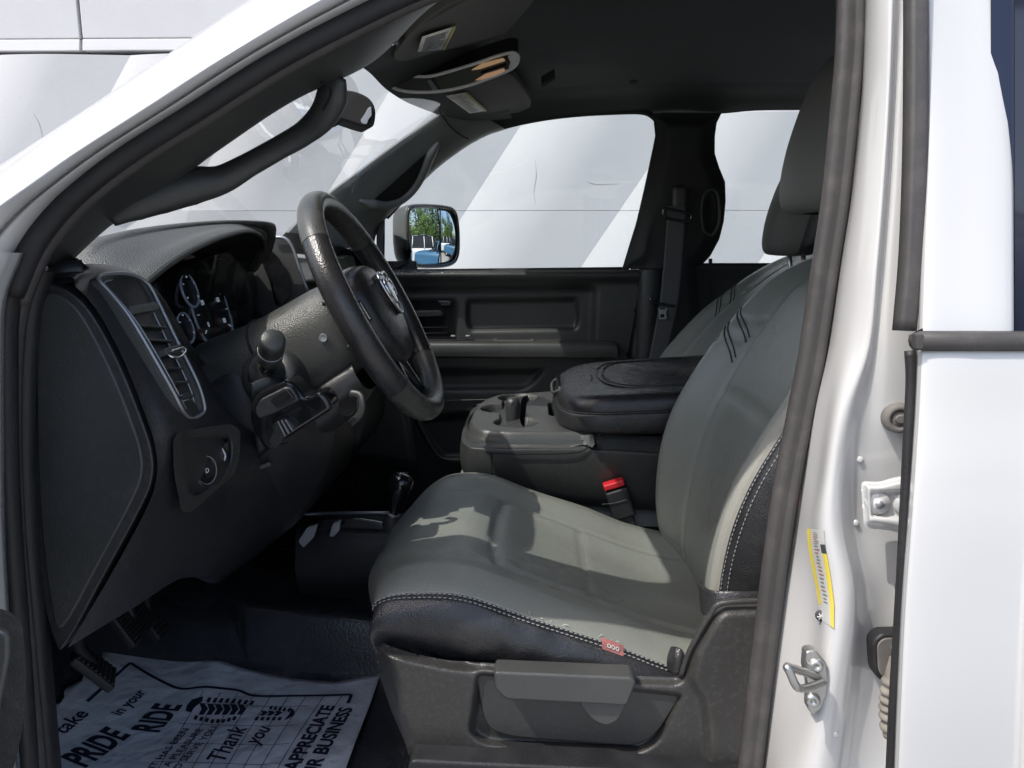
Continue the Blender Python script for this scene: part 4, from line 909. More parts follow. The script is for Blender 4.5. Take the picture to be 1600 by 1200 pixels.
# lid
LO = [(.048,1.42),(.062,1.355),(.10,1.318),(.20,1.308),(.34,1.306),(.66,1.306),(.66,1.735),(.34,1.735),(.20,1.73),(.10,1.70),(.062,1.64),(.048,1.56)]
def lid(k, z, tilt=.08, ex=0):
    cy = 1.52; cx = .36
    return [co((cx+(x-cx)*k, cy+(y-cy)*k, z + tilt*(x-.05))) for x, y in LO]
ld = surf('armrest_lid', [lid(.97,1.284,.03), lid(1.0,1.290,.03), lid(1.008,1.302,.04), lid(1.0,1.317,.05), lid(.985,1.320,.05), lid(.992,1.324,.05), lid(.975,1.340,.05), lid(.93,1.350,.05), lid(.82,1.354,.05), lid(.4,1.356,.05), lid(.02,1.356,.05)], M['blackleather'], cc, 4, 5, cv=True)
tube('lid_piping', lid(.99,1.3205,.05), .0022, M['blackleather'], ld, 8, closed=True, sm=4)
stitch('lid_stitching', cr(lid(1.0,1.3165,.05)[1:6], 10), M['thread'] if 0 else M['plastic2'], ld)
tube('pad_seam', [co((x, y, 1.3535+.05*(x-.05))) for x, y in ((.64,1.375),(.30,1.378),(.21,1.385),(.17,1.41),(.150,1.46),(.146,1.53),(.155,1.60),(.18,1.655),(.24,1.67),(.64,1.675))], .0020, M['blackleather'], ld, 8)
tube('pad_edge', [co((x, y, 1.352+.05*(x-.05))) for x, y in ((.64,1.367),(.30,1.369),(.20,1.377),(.158,1.405),(.138,1.46),(.134,1.53),(.143,1.605),(.17,1.667),(.24,1.682),(.64,1.687))], .0022, M['blackleather'], ld, 8)
plate('lid_latch', [co((.052,y,z)) for y, z in ((1.455,1.345),(1.575,1.345),(1.575,1.312),(1.455,1.312))], (.02,0,.002), M['gloss'], ld, .004)
tube('latch_pull', [co((.064,1.45,1.345)), co((.046,1.46,1.333)), co((.043,1.515,1.328)), co((.046,1.57,1.333)), co((.064,1.58,1.345))], .003, M['plastic2'], ld, 8)
tube('lid_mark', [co((.118,1.47,1.3545)), co((.122,1.50,1.3552)), co((.121,1.53,1.3555))], .0014, M['blackhole'], ld, 6)
# jump seat cushion below the console
surf('jump_seat_cushion', [[co((x, y, z)) for y, z in ((1.36,1.10),(1.385,1.15),(1.43,1.163),(1.55,1.165),(1.66,1.16),(1.70,1.13))] for x, in ((.40,),(.2,),(.05,),(-.06,),(-.12,))] + [[co((-.145,y,z-.02)) for y, z in ((1.36,1.10),(1.385,1.15),(1.43,1.163),(1.55,1.165),(1.66,1.16),(1.70,1.13))], [co((-.14,y,1.06)) for y in (1.36,1.385,1.43,1.55,1.66,1.70)]], M['leather'], cc, 5, 5)
# belt buckle
bk = empty('belt_buckle', P(975,820,1.36), truck, 'black seat belt buckle with red release button')
BX = (P(960,752,1.415)-P(985,830,1.415)).normalized(); bm_ = Matrix((BX.cross(V((0,1,0))), V((0,1,0)), BX)).transposed()
rbox('buckle_body', P(969,785,1.412), (.044,.030,.060), .005, M['rubber2'], bk, bm_)
rbox('release_button', P(959,757,1.410)+BX*.001, (.040,.024,.012), .003, M['red'], bk, bm_)
rbox('buckle_sleeve', P(980,822,1.415), (.036,.026,.05), .006, M['plastic'], bk, bm_)
tube('buckle_line', PP([(940,788,1.395),(960,786,1.395),(982,780,1.395)]), .0008, M['plastic2'], bk, 5)

# ------------------------------------------------------------------ floor lever, pedals
gl = empty('floor_lever', P(612,830,1.45), truck, 'black ball-topped floor shift lever')
ga, gb = P(614,806,1.42), P(628,752,1.42)
gd = (gb-ga).normalized()
lathe('lever_knob', [(.0085,-.03),(.010,.0),(.014,.02),(.0205,.04),(.0235,.056),(.0215,.068),(.014,.076),(.006,.078),(0,.078)], ga.lerp(gb, .15), gd, M['gloss'], gl, 28)
for i in range(4): text('knob_mark', '-', gb+gd*.019+V((-.012+.006*i,-.012,.001)), (1,0,0), (0,.6,.8), .008, M['white'], gl)
tube('lever_shaft', [ga-gd*.04, ga+gd*.03], .008, M['gloss'], gl, 14, sm=1, scale=[1.1,1])
lathe('lever_ring', [(.010,-.004),(.0125,-.003),(.0128,.003),(.010,.004)], ga+gd*.002, gd, M['silver'], gl, 20)
lathe('lever_boot', [(.05,-.045),(.042,-.04),(.028,-.02),(.017,-.003),(.012,0)], ga, (0,0,1), M['rubber2'], gl, 20)
lb_ = empty('lever_console', P(560,850,1.45), truck)
surf('lever_base', [[P(u, v, y) for u, v, y in r] for r in ([(470,800,1.62),(540,800,1.62),(640,802,1.62)], [(465,818,1.45),(540,822,1.43),(640,826,1.43)], [(462,840,1.40),(540,842,1.38),(640,846,1.38)], [(462,900,1.39),(540,902,1.38),(640,905,1.38)], [(470,930,1.44),(540,934,1.44),(640,936,1.44)])], M['rubber2'], lb_, 5, 5)
tube('base_rim', PP([(462,806,1.56),(500,803,1.58),(560,802,1.58),(606,802,1.58)]), .005, M['bezel'], lb_, 8)
plate('base_tray', PP(rpoly([(476,826),(500,812),(556,810),(600,818),(600,836),(480,842)], 6), 1.40), (0,.02,0), M['gloss'], lb_, .003)
plate('tray_window', PP(rpoly([(466,846),(480,824),(496,820),(490,840),(474,856)], 3), 1.36), (0,.01,0), M['bezel'], lb_, .002)
plate('tray_window', PP(rpoly([(514,838),(520,818),(532,814),(530,830),(520,840)], 3), 1.37), (0,.01,0), M['bezel'], lb_, .002)
def pedal(u, v, Y, w, h, tilt, ang, arm):
    r = empty('pedal', P(u, v, Y), truck); c = P(u, v, Y); m = Matrix.Rotation(R(ang), 3, 'Z') @ Matrix.Rotation(R(tilt), 3, 'Y')
    rbox('pedal_pad', c, (.014, w, h), .004, M['rubber2'], r, m)
    for i in range(9): rbox('pad_rib', c+m @ V((.0070, 0, -h*.42+h*.84*i/8)), (.004, w*.86, h*.05), .001, M['plastic'], r, m, 1)
    tube('pedal_arm', [c, P(*arm[0]), P(*arm[1])], .008, M['rubber2'], r, 10)
pedal(146,1042,1.02,.055,.075,-38,25,((120,1000,1.0),(150,930,1.0)))
pedal(208,970,1.16,.09,.06,-30,5,((200,930,1.16),(210,880,1.16)))
pedal(232,958,1.30,.05,.10,-30,0,((228,920,1.3),(230,880,1.3)))
# ------------------------------------------------------------------ paper floor mat
FZ = .803
pm = empty('paper_floor_mat', (-.55,1.15,FZ), None, 'white printed paper floor mat lying in the driver footwell', 'paper mat')
PA, PB, PC = V((-.815,1.395)), V((-.285,1.318)), V((-.285,.86))
pu = V((.53,-.03)); pv = V((0,-.50))
def hgt(x, y):
    f = .004*math.sin(x*9+y*5)+.003*math.sin(y*17-x*6)
    if x < -.62: f += (-.62-x)**2*.9
    f += .010*math.exp(-((x+.60)/.03)**2)*max(0, (y-1.1))*2.2
    f += .03*max(0, x+.36)*max(0, (y-1.22))*10
    return FZ+.006+f
def lift(q): return V((q.x, q.y, hgt(q.x, q.y)+.0016))
vs = []; fs = []; n1, n2 = 60, 50
for i in range(n1+1):
    for j in range(n2+1):
        s_, t_ = i/n1, j/n2
        x = -.815+.53*s_; yf = 1.385-.085*s_+.012*math.sin(s_*7)+(.03*(s_-.85)/.15 if s_ > .85 else 0)
        y = yf-(.62)*t_
        if i == 0: x += .006*math.sin(j*1.3)
        vs.append(V((x, y, hgt(x, y))))
for i in range(n1):
    for j in range(n2): fs.append((i*(n2+1)+j, i*(n2+1)+j+1, (i+1)*(n2+1)+j+1, (i+1)*(n2+1)+j))
sh = obj('sheet', vs, fs, M['paper'], pm)
m_ = sh.modifiers.new('solid', 'SOLIDIFY'); m_.thickness = .0006
xd, yd = V((-.10,1,0)), V((-1,-.10,0))
def pz(u, v): q = PZ(u, v, FZ+.008); return V((q.x, q.y, 0))
def ptext(s, u, v, size, bold=0, shear=0, sx=1.0, name='printed_text', align='LEFT', d=None):
    x_ = (d or xd).normalized(); return text(name, s, pz(u, v), x_, V((-x_.y, x_.x, 0)), size, M['print'], pm, bold, shear, sx=sx, fn=lift, align=align)
def dirp(a, b): return (pz(*b)-pz(*a))
ptext('We take', 141,1124, .036, .0006, 0, .95, align='RIGHT', d=dirp((97,1161),(141,1124)))
ptext('PRIDE', 203,1146, .070, .0026, 0, .50, align='RIGHT', d=dirp((128,1203),(203,1146)))
ptext('in your', 188,1121, .030, .0006, 0, .80, d=dirp((188,1121),(229,1086)))
ptext('RIDE', 284,1103, .070, .0026, 0, .50, align='RIGHT', d=dirp((236,1153),(284,1103)))
for k, (s_, u, v) in enumerate((('IT HAS BEEN',297,1138),('A PLEASURE',318,1139),('TO SERVE YOU',341,1136))):
    ptext(s_, u, v, .0175, .0002, 0, 1.05, align='RIGHT', d=dirp((u-46, v+52), (u, v)))
ptext('Thank', 386,1140, .046, .0006, .35, .80, align='RIGHT', d=dirp((348,1198),(386,1140)))
ptext('you', 424,1140, .040, .0006, .35, .80, align='RIGHT', d=dirp((402,1168),(424,1140)))
ptext('WE APPRECIATE', 523,1101, .033, .0011, 0, 1.0, align='RIGHT', d=dirp((470,1199),(523,1101)))
ptext('YOUR BUSINESS', 551,1104, .033, .0011, 0, 1.0, align='RIGHT', d=dirp((502,1199),(551,1104)))
def pline(pts, w, name='printed_line'):
    q = cr([pz(*p) for p in pts], 5); vs = []; fs = []
    for i, p in enumerate(q):
        t = (q[min(i+1, len(q)-1)]-q[max(i-1, 0)]).normalized(); s_ = V((-t.y, t.x, 0))*w/2; vs += [lift(p+s_), lift(p-s_)]
    for i in range(len(q)-1): fs.append((2*i, 2*i+1, 2*i+3, 2*i+2))
    return obj(name, vs, fs, M['print'], pm)
pline([(138,1110),(170,1082),(205,1050)], .006); pline([(205,1050),(250,1068),(285,1079),(330,1078),(370,1080),(400,1088),(470,1086),(549,1082)], .006); pline([(549,1082),(546,1090),(543,1096)], .006)
for k in range(9):
    u = 318+k*27; pline([(u, 1084), (u-22, 1118), (u-44, 1155), (u-75, 1210)], .0012, 'grid_line')
for k in range(4): pline([(300-k*20,1100+k*30),(420-k*10,1104+k*32),(480-k*14,1102+k*32)], .0010, 'grid_line')
# sole print: lugs along the outline, chevrons inside
def blob(pts, name='sole_lug'):
    vs = [lift(pz(*p)) for p in pts]; return obj(name, vs, [tuple(range(len(vs)))], M['print'], pm)
blob([(290,1112),(292,1104),(300,1096),(318,1091),(316,1098),(305,1106),(298,1114)])
for k in range(8):
    u = 322+k*9.6; v = 1092+k*.4+abs(k-3)*.4; blob([(u,v+5),(u+4,v-1),(u+9,v-1),(u+5,v+6)])
    u = 302+k*8.6; v = 1119+min(k,3)*1.8-max(0,k-5)*2; blob([(u,v+5),(u+3,v-1),(u+8,v),(u+5,v+6)])
for k in range(6):
    u = 312+k*12; v = 1104; blob([(u,v-3),(u+8,v-3),(u+13,v+4),(u+6,v+13),(u-2,v+13),(u+3,v+5)], 'sole_chevron')
for k in range(5):
    u = 420+k*7; blob([(u,1108+k*.8),(u+3,1103+k*.8),(u+7,1103+k),(u+4,1109+k)]); u = 397+k*9; blob([(u,1126),(u+3,1121),(u+8,1121),(u+5,1127)])
for k in range(3):
    u = 408+k*11; blob([(u,1111),(u+7,1111),(u+11,1114),(u+3,1119),(u-3,1118),(u+2,1115)], 'sole_chevron')
blob([(452,1104),(460,1110),(460,1117),(450,1124),(444,1126),(452,1116),(454,1110)])

# ------------------------------------------------------------------ passenger side: door, pillars, belt
pd = empty('passenger_door', (-.1,2.4,.9), truck, 'black passenger door panel with armrest, handle and map pocket')
DO = rpoly([(560,424),(980,421),(1003,421),(990,500),(978,570),(975,640),(970,820),(560,820)], 6)
R1 = rpoly([(590,443),(925,441),(938,448),(934,530),(932,552),(590,552)], 10)
R2 = rpoly([(727,465),(905,463),(908,500),(903,518),(732,520),(726,505)], 8)
R3 = rpoly([(628,468),(712,467),(715,475),(715,540),(632,540)], 5)
def ddep(u, v):
    y = 2.36 + 0*u
    y = y - .022*ss(445, 430, v) + .02*ss(428, 421, v)              # rolled top edge
    y = y + .030*ss(0, 16, -sdf(R1, u, v))
    y = y + .020*ss(0, 9, -sdf(R2, u, v)) + .030*ss(0, 5, -sdf(R3, u, v))
    y = y + .018*ss(0, 14, -sdf(rpoly([(560,575),(860,572),(838,602),(820,614),(560,616)], 14), u, v))
    y = y + .03*ss(0, 12, -sdf(rpoly([(640,650),(760,640),(760,720),(690,722),(670,700)], 10), u, v))
    return y
relief('door_panel', (560,421,1006,820), 3, ddep, M['plastic'], pd, clip=DO)
# armrest
AR = Surf([[V((x, y, z)) for y, z in ((2.41,1.318+dz),(2.36,1.322+dz),(2.315,1.322+dz),(2.298,1.312+dz),(2.296,1.285+dz),(2.31,1.272+dz),(2.40,1.262+dz))] for x, dz in ((-.52,.0),(-.3,.0),(0,.0),(.18,.0),(.245,.0),(.262,-.006))])
ar = surf('armrest', AR, M['plastic'], pd, 6, 5)
rbox('armrest_end', V((.258,2.36,1.295)), (.02,.10,.045), .008, M['plastic'], pd)
def bx_on(name, u0, u1, v0, v1, mat, z=.0, y0=2.318, y1=2.362):
    a, b = P(u0, v1, y0), P(u1, v1, y0); zt = 1.3225+z
    return plate(name, [V((a.x,y0,zt)), V((b.x,y0,zt)), V((b.x,y1,zt)), V((a.x,y1,zt))], (0,0,-.008), mat, pd, .002)
bx_on('switch_plate', 656, 740, 520, 532, M['gloss'], .004)
bx_on('armrest_bin', 770, 835, 520, 534, M['plastic2'], .0035); bx_on('bin_shade', 776, 829, 521, 531, M['blackhole'], .0045, 2.326, 2.355)  # second plate is black, painting the shade inside an open bin
for u in (708, 731): rbox('window_switch', P(u, 525, 2.335), (.014,.012,.006), .002, M['silver'], pd)
# inner handle
hb = plate('handle_bezel', PP(rpoly([(632,470),(712,469),(713,538),(636,538)], 5), 2.405), (0,.01,0), M['gloss'], pd, .002)
plate('door_lever', PP(rpoly([(640,486),(690,485),(692,494),(642,496)], 4), 2.385), (0,.015,0), M['plastic'], pd, .003)
plate('lever_tip', PP(rpoly([(684,470),(704,471),(702,477),(690,477)], 3), 2.392), (0,.008,0), M['chrome'], pd, .002)
for v in (512, 521, 529): tube('bezel_slot', PP([(640,v,2.40),(700,v-1,2.40)]), .0015, M['plastic2'], pd, 6, sm=1)
tube('panel_line', PP([(585,626,2.352),(680,626,2.352),(780,624,2.352),(860,622,2.352)]), .002, M['plastic2'], pd, 6)
surf('pocket_lip', [[P(u, v, y) for u, v in ((648,632),(662,668),(680,700),(694,714),(730,716),(800,714))] for y in (2.335,2.36)], M['plastic2'], pd, 4, 4, solid=.012)
WIN = [(596,428),(598,346),(640,303),(680,262),(720,232),(760,210),(800,197),(850,187),(900,181),(950,178),(1000,177),(1018,183),(1028,196),(1026,215),(1010,300),(990,390),(980,428)]
flat(plate('window_glass', PP(WIN, 2.43), (0,.004,0), M['glass'], pd, 0))
tube('window_seal', PP([(978,424,2.40),(988,388,2.40),(1009,300,2.40),(1027,215,2.40),(1029,196,2.40),(1019,182,2.40),(1000,175,2.40),(950,176,2.40),(900,179,2.40),(850,185,2.40),(800,195,2.40),(760,208,2.40),(720,230,2.40),(680,260,2.40),(640,301,2.40),(604,340,2.40)]), .0075, M['rubber2'], pd, 8, sm=4)
tube('window_seal', PP([(596,424,2.405),(790,422,2.405),(980,420,2.405)]), .006, M['rubber2'], pd, 8)
plate('divider_bar', PP([(588,350),(600,342),(599,424),(588,424)], 2.39), (0,.02,0), M['rubber2'], pd, .002)
plate('outer_skin', [V((-.56,2.46,1.50)), V((.30,2.46,1.51)), V((.30,2.50,.55)), V((-.56,2.50,.55))], (0,.01,0), M['paint'], pd, .003)
# front pillar trim, far side
fa = empty('far_pillar', P(600,300,2.36), truck, 'grey plastic windscreen pillar trim with grab handle on the passenger side')
PU = [(430,384,2.20),(470,342,2.20),(512,304,2.21),(560,268,2.22),(620,224,2.24),(688,178,2.26),(720,160,2.27)]
PL = [(572,440,2.38),(590,360,2.38),(612,334,2.38),(648,297,2.38),(692,256,2.38),(748,218,2.38),(790,202,2.38)]
fpt = surf('pillar_trim', [[P(a+(d-a)*t, b+(e-b)*t, c+(f_-c)*t+o_) for t, o_ in ((-.02,.12),(0,.02),(.04,.0),(.3,-.012),(.6,-.02),(.85,-.012),(.97,.0),(1,.03),(.99,.09))] for (a, b, c), (d, e, f_) in zip(PU, PL)], M['plastic3'], fa, 6, 5)
of = on_surface(fpt, .003); of2 = on_surface(fpt, .006)
surf('recess_shade', [[of(a[0]+(b[0]-a[0])*k/3, a[1]+(b[1]-a[1])*k/3) for k in range(4)] for a, b in (((584,312),(590,316)),((598,300),(612,316)),((616,284),(632,304)),((636,266),(648,284)),((654,250),(660,262)),((668,238),(669,243)))], M['blackhole'], fa, 5, 3)  # black sheet laid on the trim, drawing the shade of a recess
tube('grab_handle', [of2(u, v) for u, v in ((562,313),(582,319),(604,321),(628,312),(648,293),(663,266),(674,240),(686,222))],   .016, M['plastic3'], fa, 12, scale=[.2,1.0,.9,.8,.8,.85,.9,.3])
tube('trim_joint', PP([(689,178,2.245),(706,200,2.275),(722,212,2.31),(732,217,2.33)]), .002, M['blackhole'], fa, 6)
# roof rail over the passenger windows
TOPW = [(742,222,2.41),(760,212,2.41),(800,198,2.41),(850,188,2.41),(900,182,2.41),(950,179,2.41),(1000,176,2.41),(1022,178,2.41),(1060,176,2.41),(1120,178,2.41),(1180,173,2.41),(1260,172,2.41),(1400,172,2.41)]
rr = []
for u, v, y in TOPW:
    a = P(u, v, y); b = P(u, v, 2.36)+V((0,0,.03)); rr.append([a, a+V((0,-.02,.004)), V((a.x, 2.355, a.z+.55*max(.004, 1.99+hdz(a.x)-a.z))), V((a.x, 2.29, a.z+.9*max(.006, 2.0+hdz(a.x)-a.z))), V((a.x, 2.195, 2.004+hdz(a.x))), V((a.x, 2.10, 2.016+hdz(a.x)))])
surf('roof_rail', rr, M['headliner'], truck, 4, 5)
# middle pillar trim, far side
BPX = [(1034,176),(1128,176),(1120,192),(1117,214),(1117,240),(1124,262),(1133,284),(1134,314),(1131,346),(1124,374),(1110,400),(1096,415),(1100,470),(1110,620),(968,620),(985,500),(1000,420),(972,420),(984,380),(1009,300),(1024,216),(1020,178)]
def bdep(u, v): return 2.345 + .05*ss(26, 0, -sdf(BPX, u, v)) + .03*ss(0, 12, -sdf(rpoly([(1100,306),(1113,298),(1122,312),(1122,345),(1112,364),(1101,358),(1097,335)], 8), u, v)) - .012*np.exp(-((u-(1020-(v-200)*.08))/10)**2)
mp = relief('middle_pillar', (960,174,1138,622), 2.5, bdep, M['headliner'], truck, clip=BPX); mp['label'] = 'black middle pillar trim with seat belt on the passenger side'
ringo = cr(PP([(1100,304,2.345),(1112,296,2.345),(1122,308,2.345),(1123,345,2.345),(1113,366,2.345),(1100,360,2.345),(1096,332,2.345)]), 4, True)
tube('slot_rim', ringo, .004, M['plastic2'], mp, 8, closed=True, sm=1)
tube('pillar_joint', PP([(985,420,2.335),(1020,420,2.33),(1052,421,2.335)]), .0018, M['blackhole'], mp, 6)
surf('pillar_lower', [[P(u-(v-420)*.05, v, y) for u, y in ((998,2.37),(1003,2.335),(1018,2.322),(1036,2.335),(1040,2.36))] for v in (422,480,540,600,660)], M['plastic'], mp, 5, 4)
sb_ = empty('seat_belt', P(1030,600,2.3), truck, 'dark grey seat belt hanging on the far pillar')
surf('webbing', [[P(u, v, y) for u in (a, (a+b)/2, b)] for a, b, v, y in ((1043,1072,322,2.31),(1042,1071,345,2.308),(1036,1066,420,2.305),(1030,1060,475,2.302),(1020,1048,530,2.30),(1008,1036,590,2.295),(1000,1026,640,2.29))], M['webbing'], sb_, 5, 4, solid=.002)
tube('belt_guide', PP([(1037,330,2.30),(1042,326,2.30),(1076,334,2.30),(1080,340,2.30),(1074,346,2.30),(1042,341,2.30),(1037,337,2.30)]), .004, M['gloss'], sb_, 8, closed=True, sm=4)
rbox('belt_anchor', P(1062,310,2.325), (.045,.03,.075), .014, M['plastic'], sb_)
tube('belt_stop', PP([(1017,464,2.298),(1018,472,2.296),(1040,476,2.296),(1054,478,2.298)]), .004, M['gloss'], sb_, 8)
tg = plate('belt_tongue', PP([(1028,479),(1031,484),(1039,484),(1043,480),(1041,488),(1042,499),(1030,499),(1030,488)], 2.292), (0,.003,0), M['steel'], sb_, .0006)
plate('tongue_slot', PP([(1032,491),(1038,491),(1038,496),(1032,496)], 2.2905), (0,.003,0), M['blackhole'], tg, 0)
# far rear door
fr = empty('far_rear_door', (.9,2.4,.9), truck, 'dark rear door panel and window on the passenger side')
relief('door_panel', (1088,415,1420,640), 4, lambda u, v: 2.385 - .015*ss(430, 420, v) + .012*ss(0, 10, -sdf([(1105,430),(1420,430),(1420,600),(1115,600)], u, v)), M['headliner'], fr)
flat(plate('window_glass', PP(rpoly([(1090,418),(1108,250),(1120,176),(1420,172),(1420,418)], 5), 2.44), (0,.004,0), M['glass'], fr, 0))
tube('window_seal', PP([(1096,414,2.40),(1200,414,2.40),(1400,414,2.40)]), .006, M['rubber2'], fr, 8)
tube('lock_pin', PP([(1110,416,2.40),(1110,404,2.40)]), .006, M['plastic'], fr, 8, sm=1)
plate('outer_skin', [V((.32,2.46,1.51)), V((1.4,2.46,1.52)), V((1.4,2.50,.55)), V((.32,2.50,.55))], (0,.01,0), M['paint'], fr, .003)
# outside mirror
om = empty('side_mirror', P(620,420,2.6), truck, 'black door mirror outside the passenger window reflecting trees and parked cars')
MN = V((.775,-.632,.012)).normalized(); MX = V((-MN.y, MN.x, 0))*-1; MZ = V((0,0,1))
if MX.x < 0: MX = -MX
mc = P(676,369,2.70)
def mp_(a, b, d=0): return mc + MX*a + MZ*b + MN*d
MO = [(-.125,.02),(-.122,.075),(-.105,.098),(-.04,.106),(.06,.104),(.105,.092),(.122,.05),(.126,-.02),(.120,-.07),(.095,-.098),(.03,-.108),(-.07,-.104),(-.112,-.09),(-.124,-.04)]
mh = surf('mirror_housing', [[mp_(a*k, b*k, d) for a, b in MO] for k, d in ((.94,.004),(1.0,.006),(1.02,-.004),(1.0,-.03),(.92,-.07),(.72,-.10),(.35,-.115),(.02,-.118))], M['plastic2'], om, 4, 5, cv=True)
MG = [(-.112,.02),(-.108,.07),(-.09,.088),(-.03,.095),(.03,.0945),(.03,-.097),(-.06,-.094),(-.1,-.08),(-.112,-.04)]
surf('mirror_glass', [[mp_(-.112+.142*i/8, bz, .0075-((-.112+.142*i/8+.04)**2+bz*bz)/1.8) for bz in [(-.094+.188*j/8)*(1 if i > 1 else .80+.12*i) for j in range(9)]] for i in range(9)], M['mirror'], om, 4, 4)
cv_ = [[mp_(.034+.074*i/4, -.092+.18*j/5, .0065 - 1.8*((i/4-.5)*.074)**2 - 1.2*((j/5-.5)*.18)**2) for j in range(6)] for i in range(5)]
surf('wide_angle_glass', cv_, M['mirror'], om, 4, 4)
tube('glass_divider', [mp_(.032,.093,.006), mp_(.032,-.096,.006)], .0022, M['rubber2'], om, 6, sm=1)
tube('mirror_bezel', [mp_(a*.955, b*.95, .006) for a, b in MO], .006, M['gloss'], om, 8, closed=True, sm=4)
surf('mirror_arm', [[P(u, v, y) for u, v in ((590,372),(612,366),(640,380),(640,404),(616,420),(590,424))] for y in (2.42,2.50,2.60,2.70)], M['plastic'], om, 4, 4, cv=True)

# ------------------------------------------------------------------ overhead: visors, lamp console, inside mirror
def visor(name_lab, o, stk, Yf):
    pass
vd = plate('sun_visor', [V(p) for p in [tuple(q) for q in cr([P(616,84,.93), P(636,96,1.28), P(690,78,1.40), P(776,62,1.44), P(792,52,1.44), P(850,-20,1.25), P(840,-40,1.0), P(700,10,.90)], 3, True)]], (0,0,.02), M['visor'], truck, .004, 3)
vd['label'] = 'driver sun visor with pale warning sticker'
def on_plane(pts, pl):
    p0, p1, p2 = pl; n = (p1-p0).cross(p2-p0).normalized(); out = []
    for u, v in pts:
        d = ray(u, v); t = (p0-V((0,0,CZ))).dot(n)/d.dot(n); out.append(V((0,0,CZ))+d*t)
    return out
plD = [P(616,84,.93), P(776,62,1.44), P(850,-20,1.25)]
def sticker2(pts, pl, parent, edge):
    q = [p+V((0,-.003,-.004)) for p in on_plane(pts, pl)]
    s_ = plate('warning_label', q, (0,0,.0012), M['labelv'], parent, 0)
    a, b, c, d = q
    for f in (.1,.18,.26,.34,.42,.5,.58,.66,.74,.82,.9):
        tube('label_line', [a.lerp(d, f).lerp(b.lerp(c, f), .12)+V((0,-.001,-.0012)), a.lerp(d, f).lerp(b.lerp(c, f), random.uniform(.6,.85))+V((0,-.001,-.0012))], .0006, M['silver'], s_, 5, sm=1)
    b2, c2 = b.lerp(a, .09), c.lerp(d, .09)
    plate('label_band', [p+V((0,-.0015,-.0016)) for p in (b2, b, c, c2)], (0,0,.001), M['labelvy'], s_, 0)
sticker2([(660,54),(713,37),(695,73),(653,77)], plD, vd, 0)
PV = [P(700,146,1.86), P(792,114,1.84), P(802,120,1.86), P(831,158,2.14), P(829,168,2.20), P(812,176,2.24), P(752,184,2.28), P(728,178,2.26)]
vp = plate('sun_visor', PV, (0,0,.02), M['visor'], truck, .004, 3); vp['label'] = 'passenger sun visor with pale warning sticker'
sticker2([(697,148),(730,142),(760,171),(734,175)], [PV[0], PV[2], PV[5]], vp, 0)
# header band between visors and windscreen
surf('header_trim', [[P(u, v, y) for u, v, y in r] for r in (
   [(548,92,.84),(600,76,.9),(640,60,.95)], [(570,108,1.05),(615,92,1.10),(650,80,1.15)], [(582,118,1.30),(625,100,1.34),(680,80,1.38)], [(604,140,1.52),(660,118,1.56),(740,80,1.6)], [(632,158,1.80),(690,140,1.82),(760,112,1.84)], [(660,170,2.05),(710,166,2.08),(790,160,2.10)], [(690,181,2.30),(735,190,2.32),(800,185,2.34)])], M['headliner'], truck, 5, 5)
oc = empty('overhead_console', P(700,120,1.6), truck, 'silver trimmed overhead lamp console glowing amber')
OC = [(592,114),(618,118),(645,119),(672,119),(700,112),(740,100),(775,88),(800,82),(810,88),(806,102),(790,112),(760,124),(730,134),(692,142),(655,144),(622,140),(603,128)]
plate('lamp_housing', cr(PP(OC, 1.54), 2, True), (.0,.05,.04), M['plastic'], oc, .004, 3)
tube('lamp_bezel', PP([(u, v, 1.534) for u, v in OC[:]]), .0032, M['silverlite'], oc, 8, closed=True, sm=3)
plate('console_face', PP(rpoly([(606,121),(672,122),(684,140),(655,142),(622,138)], 3), 1.534), (0,.006,.004), M['plastic2'], oc, .001)
plate('console_button', PP(rpoly([(667,126),(674,125),(684,140),(676,141)], 2), 1.531), (0,.004,.002), M['silver'], oc, .001)
plate('lamp_face', PP(rpoly([(678,121),(740,104),(790,92),(796,100),(750,124),(690,140)], 3), 1.534), (0,.006,.004), M['screen'], oc, .001)
plate('lamp_lens', PP(rpoly([(736,110),(752,100),(786,91),(790,95),(750,108)], 2), 1.531), (0,.004,.002), M['amber'], oc, .001)
plate('lamp_lens', PP(rpoly([(742,126),(758,116),(788,107),(789,112),(768,121)], 2), 1.531), (0,.004,.002), M['lens'], oc, .001)
plate('lamp_switch', PP(rpoly([(750,112),(790,98),(792,103),(752,117)], 2), 1.530), (0,.004,.002), M['gloss'], oc, .001)
plate('silver_cap', PP(rpoly([(793,88),(803,84),(809,90),(804,102),(794,108),(798,98)], 3), 1.531), (0,.006,.004), M['silverlite'], oc, .0015)
# inside mirror
im = empty('rear_view_mirror', P(550,165,1.5), truck, 'black rear view mirror hanging from the windscreen')
IM = [(516,178),(520,152),(532,142),(552,142),(574,151),(585,165),(587,182),(582,199),(566,197),(545,190),(526,184)]
plate('mirror_shell', cr(PP(IM, 1.46), 3, True), (-.035,.09,.004), M['blackhole'], im, .012, 4)
plate('mirror_tab', PP(rpoly([(563,188),(570,178),(574,170),(580,166),(581,180),(576,186),(573,194),(566,193)], 2), 1.456), (0,.005,0), M['silver'], im, .001)
tube('mirror_stem', PP([(512,190,1.5),(520,192,1.5),(530,184,1.5)]), .008, M['gloss'], im, 10)

